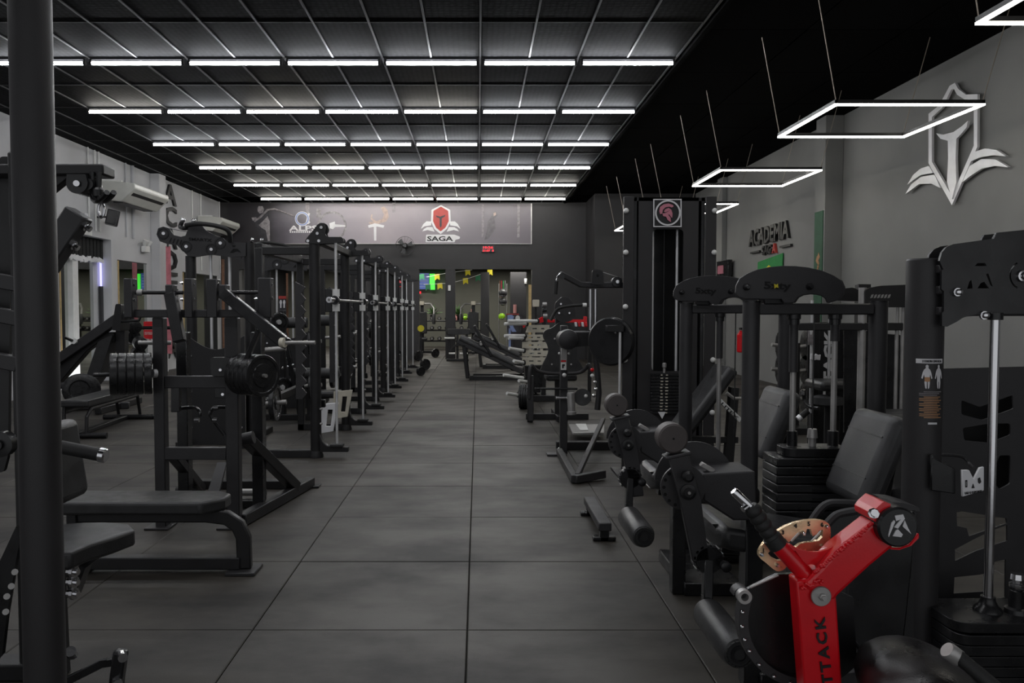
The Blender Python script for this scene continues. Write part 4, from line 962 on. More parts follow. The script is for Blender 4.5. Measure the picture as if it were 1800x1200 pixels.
# sign
sg = obj('sign_board', MB().plate([(1149,350),(1197,350),(1197,399),(1149,399)], D-.025, .02), M['print_k'], t)
def Z7(l): return [(1020+x/6.43, 300+y/6.43) for x,y in l]
sq = Z7([(826,318),(1146,318),(1146,636),(826,636)]); sqi = Z7([(838,330),(1134,330),(1134,624),(838,624)])
obj('square_border', MB().plate(sq, D-.03, .006, [sqi]), M['print_w'], sg)
cc = W(*Z7([(988,477)])[0], D-.028); rr = 143/6.43*D/1396
obj('ring', MB().ring(cc, (0,-.008,0), rr, rr*.88, 36), M['print_w'], sg)
obj('helmet_crest', MB().plate(Z7([(1050,388),(1054,405),(1035,414),(1005,405),(965,412),(935,440),(926,484),(903,490),(893,455),(903,408),(945,378),(1000,370)]), D-.032, .006), M['print_p'], sg)
obj('helmet', MB().plate(Z7([(945,460),(965,432),(1000,420),(1030,442),(1043,485),(1040,530),(1030,527),(1006,492),(996,500),(1020,528),(1025,580),(988,556),(972,520),(938,513),(928,482),(960,478),(1030,440),(960,470)]), D-.034, .006), M['print_p'], sg)
# pulldown arm reaching to the aisle
arm = obj('pulley_arm', MB().rect([W(1100,501,D+.15), W(1040,501,D+.15), W(1020,500,D+.13), W(1002,490,D+.1), W(984,481,D+.08)], .05, .045, (0,1,0)), M['black2'], t, .008, 2)
for px, py, r in ((1050,484,8),(1085,495,9)):
    c = W(px,py,D+.1); obj('pulley', MB().lathe(c, V((0,.08,0)), [(r*D/1396,0),(r*D/1396,.3),(r*D/1396*.8,.5),(r*D/1396,.7),(r*D/1396,1)], 22), M['gloss'], t)
    obj('pulley_bolt', MB().cyl(c+V((0,-.02,0)), c, .016, 10), M['chrome'], t)
obj('pulley_cheek', MB().plate(rnd([(1041,475),(1050,473),(1060,476),(1062,500),(1040,500)],3), D+.08, .02), M['black'], t)
obj('arm_cable', MB().tube([W(990,485,D+.1), W(1015,497,D+.12)], .004, 6), M['dullsteel'], arm); obj('arm_cable', MB().tube([W(1052,476,D+.12), W(1090,488,D+.12)], .004, 6), M['dullsteel'], t)
obj('end_pulley', MB().cyl(W(988,486,D+.03), W(988,486,D+.1), .025, 16), M['gloss'], arm)
h_ = obj('pull_handle', MB().cyl(W(978,494,D+.06), W(976,517,D+.06), .018, 12), M['grip'], t)
obj('handle_strap', MB().tube([W(985,480,D+.06), W(980,486,D+.06), W(978,494,D+.06)], .008, 8), M['chrome'], h_)
c = W(1063,600,D+.1)
obj('range_disc', MB().lathe(W(1072,600,D-.02), V((.03,.05,0)), [(.03,0),(.2,0),(.215,.3),(.215,.7),(.2,1),(.03,1)], 40), M['gloss'], t)
for px, py in ((1082,584),(1092,600)): obj('disc_bolt', MB().sph(W(px,py,D-.04), .014, 10), M['chrome'], t)
p_ = W(1090,580,D-.1); obj('side_rod', MB().cyl((p_.x,D-.1,.3),(p_.x,D-.1,1.35), .012, 12), M['steel'], t)
obj('side_rod_bracket', MB().bb(p_.x-.12, p_.x+.03, D-.12, D-.02, 1.32, 1.38), M['black'], t, .005)
for px in (1038, 1047): obj('chrome_post', MB().cyl(W(px,508,D+.25), W(px,580,D+.25), .014, 12), M['chrome'], t)

# ================================================================== SEATED PRESS SEEN FROM BEHIND
D = 8.3
t = thing('lever_station', 'black lever machine with upright post and round arm hub beside the weight tower', 'exercise machine', (W(990,800,D).x, D, 0))
vbar(985,998,572,800,D-.02,.09,'rear_post','black2',t,.006,True)
vbar(986,997,612,650,D-.05,.03,'adjuster_sleeve','dullsteel',t,.004)
lb = obj('label_plate', MB().plate([(986,633),(995,633),(995,650),(986,650)], D-.06, .006), M['whitep'], t); obj('red_heading', MB().plate([(986,633),(995,633),(995,636),(986,636)], D-.064, .004), M['red'], lb)
obj('label_symbol', MB().plate([(988,640),(993,640),(993,643),(991,643),(991,647),(988,647)], D-.064, .004), M['print_k'], lb)
for px, py in ((983,621),(1000,621),(992,659)): obj('chrome_knob', MB().sph(W(px,py,D-.07), .022 if py > 640 else .013, 12), M['whitep'], t)
obj('knob_arm', MB().cyl(W(977,699,D-.05), W(1004,699,D-.05), .018, 10), M['chrome'], t)
hd = obj('arm_hub', MB().lathe(W(1000,597,D-.2), V((0,.3,0)), [(.06,0),(.1,.06),(.105,.2),(.105,.9),(.06,1)], 26), M['black2'], t)
obj('pivot_arm', MB().bar(W(992,592,D-.05), W(1045,592,D-.05), .14, .12), M['black2'], t, .01)
obj('pivot_cheek', MB().plate(rnd([(983,596),(1012,584),(1050,584),(1052,606),(990,612)],4), D-.15, .03), M['black'], t, .004)
obj('counter_cylinder', MB().lathe(W(1003,690,D-.1), W(1005,728,D-.1)-W(1003,690,D-.1), [(.035,0),(.04,.1),(.04,.85),(.05,.87),(.05,1)], 18), M['dullsteel'], t)
obj('cam_disc', MB().cyl(W(1024,698,D), W(1024,698,D+.04), .09, 26), M['gloss'], t); obj('cam_bolt', MB().sph(W(1030,696,D-.02), .02, 12), M['whitep'], t)
obj('side_linkage', MB().tube([W(1046,618,D-.1), W(1050,650,D-.1), W(1053,690,D-.1), W(1050,720,D-.1)], .03, 8), M['black2'], t)
for px, py, m in ((1041,650,'red'),(1041,660,'whitep'),(1046,672,'chrome'),(1047,684,'chrome'),(1044,695,'chrome')): obj('linkage_bolt', MB().sph(W(px,py,D-.2), .02, 10), M[m], t)
obj('range_bar', MB().cyl(W(940,683,D-.05), W(1015,683,D-.05), .012, 10), M['gloss'], t)
pa, pb_ = G(983,800), G(1010,850)
obj('floor_rail', MB().bar((pa.x,pa.y,.04), (pb_.x,pb_.y,.04), .06, .07), M['black2'], t, .006)
pc = G(1062,842); obj('floor_rail', MB().bar((pb_.x,pb_.y,.04), (pc.x,pc.y,.05), .06, .07), M['black2'], t, .006)
pd = G(1060,775); obj('brace_tube', MB().bar((pb_.x+.03,pb_.y+.05,.06), (pd.x,pd.y,.25), .045, .045), M['black2'], t, .004)
obj('foot_plate', MB().box((pa.x-.03,pa.y+.02,.01), (.2,.16,.02)), M['black2'], t, .003)
obj('rail_knob', MB().sph(W(983,790,D-.05), .022, 12), M['chrome'], t)
st = obj('step_plate', MB().prism([G(1000,745,.12),G(1062,745,.12),G(1062,760,.12),G(1007,760,.12)], (0,0,-.03)), M['dullsteel'], t, .005)
obj('step_grip', MB().prism([G(1012,745,.125),G(1030,745,.125),G(1034,756,.125),G(1020,756,.125)], (0,0,.004)), M['whitep'], st)
obj('rear_base', MB().bb(pa.x, pa.x+1.0, pa.y+.3, pa.y+.4, 0, .09), M['black'], t, .006)

D = 10.6
t = thing('chest_press', 'black seated press seen from behind with hourglass backrest and bent handles', 'exercise machine', (W(985,730,D).x, D, 0))
bp = spline([(985,566),(972,575),(957,582),(955,592),(962,606),(964,618),(958,632),(952,645),(953,654),(985,657),(1022,654),(1024,645),(1016,630),(1014,612),(1020,598),(1026,588),(1012,578),(1000,568)], 4, True)
bk = obj('backrest', MB().plate([(p.x,p.y) for p in [V((a[0],a[1],0)) for a in bp]], D+.2, .07), M['pad'], t, .02, 2)
for px, py in ((970,640),(1004,640),(975,595),(1006,598)): obj('pad_bolt', MB().cyl(W(px,py,D+.18), W(px,py,D+.2), .012, 8), M['dullsteel'], bk)
obj('top_grip', MB().tube(spline([W(968,563,D), W(978,545,D), W(992,539,D), W(1020,536,D), W(1030,536,D)], 5), .02, 10), M['grip'], t)
obj('grip_cap', MB().cyl(W(1024,536,D), W(1031,536,D), .027, 12), M['whitep'], t)
obj('head_plate', MB().plate(rnd([(974,556),(976,532),(988,521),(1000,523),(1010,535),(1012,558),(1000,566),(984,566)],4), D+.25, .05), M['black2'], t, .006)
for px, py in ((983,550),(1001,550),(986,534)): obj('bolt', MB().cyl(W(px,py,D+.22), W(px,py,D+.25), .013, 8), M['chrome'], t)
obj('handle_bar', MB().tube(spline([W(930,700,D), W(931,655,D), W(935,643,D+.02), W(945,652,D+.05), W(970,656,D+.1), W(1015,655,D+.1), W(1030,647,D+.05), W(1036,641,D), W(1040,655,D)], 6), .026, 10), M['black2'], t)
vbar(928,938,660,740,D,.07,'handle_post','black2',t,.006)
vbar(927,937,700,742,D+.02,.06,'foot_post','black',t,.006,True)
obj('seat_cushion', MB().box(W(985,662,D+.35), (.42,.4,.09)), M['pad'], t, .03, 2)
obj('back_post', MB().bb(W(985,600,D).x-.04, W(985,600,D).x+.04, D+.28, D+.36, 0, W(985,560,D).z), M['black'], t, .006)
obj('floor_base', MB().bb(W(927,740,D).x, W(1040,740,D).x, D+.28, D+.36, 0, .08).bb(W(985,740,D).x-.04, W(985,740,D).x+.04, D, D+.9, 0, .08), M['black'], t, .006)
# ================================================================== BACKGROUND RIGHT OF THE AISLE
# cream slatted press platform with horn pegs and a red bar
D = 13.0
t = thing('platform_press', 'black press with a cream slatted platform and pale plate horns beside the aisle', 'exercise machine', (W(935,690,D).x, D, 0))
for k, (y0, y1, x0, x1) in enumerate(((571,584,924,966),(588,598,917,966),(601,612,918,966),(616,626,918,964),(628,641,918,960))):
    sl = obj('platform_slat', MB().plate([(x0,y1),(x0+(5 if k==0 else 0),y0),(x1,y0),(x1,y1)], D, .04, [[(x0+12,(y0+y1)/2-1.2),(x0+20,(y0+y1)/2-1.2),(x0+20,(y0+y1)/2+1.2),(x0+12,(y0+y1)/2+1.2)],[(x0+27,(y0+y1)/2-1.2),(x0+33,(y0+y1)/2-1.2),(x0+33,(y0+y1)/2+1.2),(x0+27,(y0+y1)/2+1.2)]]), M['cream'], t)
    for px in (x0+14, x0+34):
        if k < 4: obj('slat_joiner', MB().plate([(px-3,y1-1),(px+3,y1-1),(px+2,y1+5),(px-2,y1+5)], D+.01, .03), M['cream'], sl)
obj('platform_side', MB().plate([(984,580),(990,580),(991,640),(984,642)], D, .04), M['cream'], t)
for x0, y0, x1, y1 in ((893,564,944,564),(887,569,925,569),(887,590,922,590),(894,594,920,594),(895,612,920,616),(903,634,920,637),(885,659,920,664),(912,669,928,671),(891,691,910,694)):
    o = obj('plate_horn', MB().cyl(W(x0,y0,D-.3), W(x1,y1,D-.1), .026, 12), M['whitep'], t)
    obj('horn_collar', MB().cyl(W(x1,y1,D-.1), W(x1+2,y1,D-.09), .045, 12), M['gloss'], o)
obj('red_crossbar', MB().bar(W(962,564,D+.1), W(1030,564,D+.1), .05, .06, (0,1,0)), M['red'], t, .006)
obj('red_upright', MB().plate([(1026,556),(1032,556),(1032,575),(1026,575)], D+.05, .05), M['red'], t, .005)
obj('red_bracket', MB().plate([(946,560),(954,556),(956,566),(946,568)], D, .06), M['red'], t, .006)
obj('red_bracket', MB().plate([(920,577),(926,571),(925,568),(918,568)], D+.1, .06), M['red'], t, .006)
for k in range(4): obj('red_band', MB().plate([(1010+k*6,566),(1014+k*6,566),(1015+k*6,574),(1011+k*6,574)], D+.02, .05), M['red' if k%2 else 'silver'], t, .006)
vbar(1034,1040,540,690,D+.1,.08,'upright','black',t,.008,True); vbar(952,960,536,690,D+.1,.08,'upright','black',t,.008,True)
obj('carriage', MB().plate([(922,642),(958,642),(950,690),(925,690)], D+.1, .3), M['gloss'], t, .01)
obj('floor_base', MB().bb(W(915,690,D).x, W(1035,690,D).x, D, D+.9, 0, .1), M['black'], t, .008)
for k, (px, py, r) in enumerate(((914,690,22),(918,691,22),(922,692,22),(926,692,22))):
    c = W(px,py,D-.9); rr = r*(D-.9)/1396
    o = obj('weight_plate', MB().lathe((c.x,c.y-.0,rr), V((.033,-.006,0)), [(.026,0),(rr,0),(rr,.8),(rr*.95,1),(rr*.8,1),(rr*.76,.8),(.026,.8)], 28), M['plate'])
    tag(o, 'black plate standing in a line below the cream platform, %s from the aisle' % ORD[k], 'weight plate', 'plates below the cream platform')
# box-top thing and small items on the machine
c = W(942,533,D+.3); t2 = thing('towel_dispenser', 'small pale box on a black stand behind the cream platform', 'dispenser', (c.x,c.y,0))
obj('pale_box', MB().box(c, (.11,.1,.12)), M['cream'], t2, .01); obj('stand', MB().bb(c.x-.02,c.x+.02,c.y,c.y+.04,0,c.z-.06), M['black'], t2)
for k, (px, py) in enumerate(((957,535),(957,545),(958,555))):
    c = W(px,py,D-.3); o = obj('bar_clamp', MB().lathe(c-V((.03,0,0)), V((.07,0,0)), [(.03,0),(.035,.1),(.035,.9),(.02,1)], 14), M['dullsteel' if k != 1 else 'gloss'])
    tag(o, 'round clamp on the upright of the cream platform press, %s from the top' % ORD[k], 'clamp', 'clamps on the cream platform press')

# leg presses along the aisle, far
def sled(D, px, lab, s=1.0, flip=1):
    c = G(px, 543+2122/D)
    t = thing('leg_press', lab, 'exercise machine', (c.x, c.y, 0))
    def q(a, b, z): return V((c.x+a*s, c.y+b, z*s))
    for b in (-.28,.28):
        obj('base_rail', MB().bar(q(-.2,b,.05), q(1.9,b,.05), .09, .1), M['black'], t, .01)
        obj('slide_rail', MB().bar(q(-.55,b,1.02), q(1.15,b,.2), .08, .1), M['black2'], t, .01)
        obj('rear_leg', MB().bar(q(-.3,b,.05), q(-.4,b,.92), .08, .08), M['black'], t, .01)
        obj('slide_roller', MB().cyl(q(-.5,b,1.1), q(.9,b,.42), .065, 12), M['padgrey'], t)
    obj('cross_foot', MB().bb(c.x-.25*s, c.x-.15*s, c.y-.35, c.y+.35, 0, .1), M['black'], t, .01)
    obj('back_cushion', MB().box(q(1.5,0,.62), (.14,.45,.9), RY(38)), M['pad'], t, .04, 2)
    obj('seat_cushion', MB().box(q(1.12,0,.26), (.5,.42,.1), RY(8)), M['pad'], t, .04, 2)
    obj('press_platform', MB().box(q(.1,0,1.02), (.06,.7,.75), RY(-30)), M['gloss'], t, .01)
    for b in (-.5,.5): obj('plate_horn', MB().cyl(q(.05,b*.6,.95), q(.05,b*1.1,.95), .026, 10), M['dullsteel'], t)
    return t
sled(17.3, 842, 'black angled leg press on the floor by the aisle, in front of the rear opening', .82)
sled(20.6, 862, 'black angled leg press farther along, partly behind the first leg press', .8)
# double preacher bench in the opening
D = 23.2
t = thing('preacher_bench', 'black bench with arched legs and two white bars in the middle of the rear opening', 'bench', (W(808,628,D).x, D, 0))
obj('top_pad', MB().plate([(786,578),(826,578),(828,588),(784,588)], D, .3), M['pad'], t, .03, 2)
vbar(786,792,588,628,D,.1,'side_leg','black',t,.01,True); vbar(818,823,588,628,D,.1,'side_leg','black',t,.01,True); vbar(802,806,588,625,D,.08,'middle_leg','black',t,.01,True)
obj('arch', MB().rect([W(x,y,D-.02) for x,y in circ(806,622,15,12,180,360,16)], .06, .05, (0,1,0)), M['black'], t, .006)
for a, b in ((781,799),(809,828)): obj('white_bar', MB().cyl(W(a,594,D-.12), W(b,594,D-.12), .028, 12), M['whitep'], t, label='white padded bar')
for a, b in ((789,800),(808,822)): obj('foot_bar', MB().cyl(W(a,621,D-.12), W(b,621,D-.12), .026, 12), M['whitep'], t)
obj('base_bar', MB().bb(W(785,628,D).x, W(824,628,D).x, D-.15, D, 0, .07), M['black'], t, .01)

# dumbbell rack, dumbbells, plants, balls, screen and bunting in the rear room
D = 29.5
t = thing('dumbbell_rack', 'long black dumbbell rack along the olive wall of the rear room', 'rack', (W(790,600,D).x, D, 0))
rx0, rx1 = W(738,600,D).x, W(846,600,D).x
for z in (.35, .75, 1.1):
    obj('shelf', MB().bb(rx0, rx1, D, D+.4, z-.05, z), M['black'], t, .01)
for x in (rx0, (rx0+rx1)/2, rx1): obj('rack_post', MB().bb(x-.04, x+.04, D+.02, D+.38, 0, 1.15), M['black'], t, .01)
proto = None
for r, z in enumerate((.35, .75, 1.1)):
    for i in range(8):
        x = rx0+.17+i*(rx1-rx0-.3)/7.2
        lab = 'round-headed black dumbbell on the %s shelf of the rear rack, %s along' % (('lowest','middle','top')[r], ORD[i])
        if proto is None:
            proto = thing('dumbbell', lab, 'dumbbell', (x, D+.2, z), 'dumbbells on the rear rack')
            c = V((x, D+.2, z+.07)); obj('handle', MB().cyl(c+V((0,-.1,0)), c+V((0,.1,0)), .016, 10), M['chrome'], proto)
            for s in (-1,1):
                h_ = obj('head', MB().lathe(c+V((0,.07*s,0)), V((0,.1*s,0)), [(.05,0),(.07,.08),(.07,.9),(.045,1)], 16), M['plate'], proto)
                obj('head_disc', MB().cyl(c+V((0,.17*s,0)), c+V((0,.173*s,0)), .042, 12), M['dullsteel'], h_)
        else: dup(proto, (x, D+.2, z), lab, 'dumbbells on the rear rack')
def plant(px, py, D, lab):
    c = W(px,py,D); c.z = 1.1; t = thing('potted_plant', lab, 'plant', (c.x, D, c.z))
    obj('pot', MB().lathe(c, V((0,0,.2)), [(.07,0),(.11,.9),(.12,1),(.1,1)], 14), M['gloss'], t)
    mb = MB()
    for k in range(46):
        a = random.uniform(0,6.28); e = random.uniform(.2,1.3); l = random.uniform(.15,.5)
        b_ = c+V((0,0,.2)); d = V((math.cos(a)*math.cos(e), math.sin(a)*math.cos(e)*.7, math.sin(e)))
        s_ = d.cross(V((0,0,1))).normalized()*.035
        p1 = b_+d*l*.55; p2 = b_+d*l+V((0,0,-.08*l))
        mb.add([b_, p1+s_, p2, p1-s_, p1+V((0,0,.015))], [(0,1,4),(1,2,4),(2,3,4),(3,0,4)])
    f = obj('foliage', mb, M['leaf'], t); f['kind'] = 'stuff'
plant(761,578,D+.2,'leafy green plant at the left end of the rear rack, under the screen'); plant(806,565,D+.25,'leafy green plant in the middle of the rear rack, beside the dark post')
for k, (px, py, h, m, nm, lab) in enumerate(((801,571,.22,'pinkp','water_bottle','pink bottle standing on the rear rack beside the post'),(829,566,.42,'pinkp','water_bottle','tall pale pink bottle on the rear rack'))):
    p_ = V((W(px,570,D+.1).x, D+.1, 1.1)); o = obj(nm, MB().lathe(p_, V((0,0,h)), [(.045,0),(.05,.1),(.05,.6),(.02,.8),(.02,.9),(.026,.92),(.026,1)], 14), M[m]); tag(o, lab, 'bottle')
p_ = V((W(818,566,D+.1).x, D+.1, 1.1)); o = tag(obj('lime_kettlebell', MB().sph(p_+V((0,0,.085)), .085, 14), M['lime']), 'bright lime kettlebell on the rear rack between the two pink bottles', 'kettlebell')
obj('bell_handle', MB().tube([p_+V((-.06,0,.14)), p_+V((-.05,0,.22)), p_+V((.05,0,.22)), p_+V((.06,0,.14))], .015, 8), M['lime'], o)
# machines in the rear room (pec-deck like silhouettes)
def rear_station(px, D, lab):
    x = W(px,600,D).x; t = thing('rear_station', lab, 'exercise machine', (x, D, 0))
    obj('upright', MB().bb(x-.06, x+.06, D, D+.12, 0, 1.75), M['black'], t, .01)
    obj('base', MB().bb(x-.35, x+.35, D-.1, D+.1, 0, .08).bb(x-.05, x+.05, D-.5, D+.4, 0, .08), M['black'], t, .01)
    obj('back_cushion', MB().box((x,D-.1,1.05), (.36,.1,.75)), M['pad'], t, .03, 2)
    obj('seat_cushion', MB().box((x,D-.35,.5), (.4,.4,.09)), M['pad'], t, .03, 2)
    for s in (-1,1):
        a = obj('swing_arm', MB().tube([V((x,D,1.7)), V((x+.3*s,D-.05,1.7)), V((x+.42*s,D-.2,1.55)), V((x+.42*s,D-.25,1.2))], .03, 8), M['dullsteel'], t)
        obj('arm_pad', MB().lathe((x+.42*s,D-.26,1.0), V((0,0,.36)), [(.04,0),(.06,.1),(.06,.9),(.04,1)], 12), M['padgrey'], a)
    obj('pale_cap', MB().box((x,D-.03,1.72), (.16,.16,.14)), M['cream'], t, .02)
rear_station(742, 27.5, 'dark exercise station with pale cap under the lit screen'); rear_station(832, 27.2, 'dark exercise station with pale cap before the olive wall')
D = 25.8
for k, (px, py, r) in enumerate(((884,515,7.5),(884,530,7),(882,556,6))):
    c = W(px,py,D); o = obj('medicine_ball', MB().sph(c, r*D/1396, 18), M['lime' if k == 2 else 'padgrey'])
    tag(o, ('grey exercise ball, topmost on the ball stand by the dark post','grey exercise ball, middle of the ball stand by the dark post','green exercise ball, lowest on the ball stand by the dark post')[k], 'ball', 'balls on the ball stand')
t = thing('ball_stand', 'upright stand holding exercise balls by the dark post', 'rack', (W(884,600,D).x, D+.2, 0))
x = W(884,600,D).x
for s in (-.13,.13): obj('stand_rod', MB().cyl((x+s,D+.16,0),(x+s,D+.16,2.35), .014, 8), M['dullsteel'], t)
for py, r in ((515,7.5),(530,7),(556,6)):
    c = W(884,py,D); obj('ball_ring', MB().ring((c.x,D,c.z-r*.7*D/1396), (0,0,.015), .11, .09, 18), M['dullsteel'], t)
obj('stand_base', MB().bb(x-.25,x+.25,D,D+.4,0,.04), M['black'], t)
for k in range(4): obj('hanging_rod', MB().cyl((x-.1+.06*k,D+.3,1.9),(x-.1+.06*k,D+.3,2.45), .012, 6), M[('copper','redc','flag','dullsteel')[k]], t)
# screen and lit panels
D = 31.9
t = thing('wall_screen', 'lit wall screen with blue rows and a bright green block in the rear room', 'screen', W(742,495,D))
obj('screen_panel', MB().plate([(732,480),(754,480),(754,508),(728,508),(728,480)], D, .05), M['scrblue'], t)
obj('green_block', MB().plate([(755,481),(764.5,481),(764.5,509),(755,509)], D-.02, .05), M['scrgreen'], t)
for k in range(5): obj('text_row', MB().plate([(731,483+k*5),(752,483+k*5),(752,484.5+k*5),(731,484.5+k*5)], D-.01, .008), M['print_b'], t)
obj('white_block', MB().plate([(731,497),(736,497),(736,505),(731,505)], D-.02, .01), M['scrwhite'], t)
obj('red_ticker', MB().plate([(727,512),(740,512),(740,516),(727,516)], D-.02, .04), M['ledred'], t)
for k, (a, b, c_, d) in enumerate(((671,678,491,502),(701,712,486,504),(655,660,490,500))):
    o = tag(obj('red_display', MB().plate([(a,c_),(b,c_),(b,d),(a,d)], 23.94, .05), M['ledreddim']), 'dim red lit panel behind the smith machine rods, %s' % ('middle one','widest, beside the opening','smallest one')[k], 'sign', 'red lit panels at the back')  # red displays of unclear kind; the exit lettering is made up
    text('lettering', 'SAIDA', W((a+b)/2,(c_+d)/2,23.93), (1,0,0), (0,0,1), .05, M['print_w'], o, .004, (b-a)*.012)
D = 27.0
sp = spline([W(745,500,D), W(790,497,D), W(820,490,D), W(850,480,D)], 8); sp2 = spline([W(750,487,D-.8), W(785,480,D-.8), W(830,474,D-.8)], 6)
bt = thing('bunting_line', 'white string of bunting across the rear opening', 'bunting', W(800,494,D)); obj('string', MB().tube(sp, .008, 5), M['whitep'], bt); obj('string', MB().tube(sp2, .008, 5), M['whitep'], bt)
for k, (px, py, m, dd) in enumerate(((768,482,'yellow',-.8),(822,474,'yellow',-.8),(773,498,'yellow',0),(818,489,'yellow',0),(752,500,'green',0),(840,484,'green',0),(741,482,'green',-.8),(861,474,'yellow',-.8))):
    s_ = 4.4
    o = obj('bunting_flag', MB().plate([(px-s_,py),(px+s_,py-1),(px+s_+.6,py+10),(px+.6,py+7.4),(px-s_+.6,py+11)], D+dd, .01), M[m], bt, label='%s paper pennant' % m)
# posters / people print by the side wall of the rear room
p_ = W(905,560,25.7)
t = thing('poster_stand', 'printed poster board with pale figure by the dark wall', 'poster', (p_.x, 25.7, 0))
obj('board', MB().plate([(890,551),(918,551),(916,585),(892,585)], 25.7, .04), M['print_d'], t)
obj('red_top', MB().plate([(890,551),(912,551),(912,553),(890,553)], 25.69, .01), M['print_r'], t)
obj('printed_figure', MB().plate([(892,554),(898,552),(904,556),(900,566),(903,575),(908,583),(900,583),(896,574),(892,566)], 25.69, .008), M['print_b'], t)
obj('printed_figure', MB().plate(circ(910,559,4,14,0,360,5), 25.69, .008), M['whitep'], t)
obj('leg', MB().bb(W(894,590,25.7).x, W(898,590,25.7).x, 25.7, 25.74, 0, p_.z-.3), M['print_b'], t); obj('leg', MB().bb(W(900,590,25.7).x, W(902,590,25.7).x, 25.7, 25.74, 0, p_.z-.3), M['print_d'], t)
tag(obj('foam_roller', MB().cyl(W(905,550,25.72), W(905,535,25.72), .055, 14), M['pinkp']), 'pink foam roller standing on top of the poster board', 'roller')
for k, (px, py, r) in enumerate(((734,625,9),(746,640,10),(738,652,8),(764,620,8))):
    D = 2122/(py+r-543); c = G(px,py+r); rr = r*c.y/1396
    o = obj('floor_weight', MB().lathe((c.x,c.y,rr), V((.05,-.06,0)), [(.02,0),(rr,0.05),(rr,.8),(rr*.95,1),(rr*.8,1),(rr*.76,.85),(rr*.3,.85),(rr*.28,1),(.02,1)], 22), M['plate'])
    tag(o, 'small black weight on the floor beyond the smith row, %s' % ('under the yellow disc','in the aisle edge','lowest one','farthest one')[k], 'weight plate', 'weights on the floor by the last smith machine')
c = W(740,577,20.6); t = thing('disc_stand', 'slim black stand with a yellow disc at the end of the smith row', 'stand', (c.x,c.y,0)); obj('yellow_disc', MB().cyl(c, c+V((0,-.06,0)), .085, 20), M['yellow'], t); obj('stand_post', MB().bb(c.x-.02,c.x+.02,c.y,c.y+.04,0,c.z+.1), M['black'], t); obj('stand_base', MB().bb(c.x-.2,c.x+.2,c.y-.15,c.y+.2,0,.04), M['black'], t)
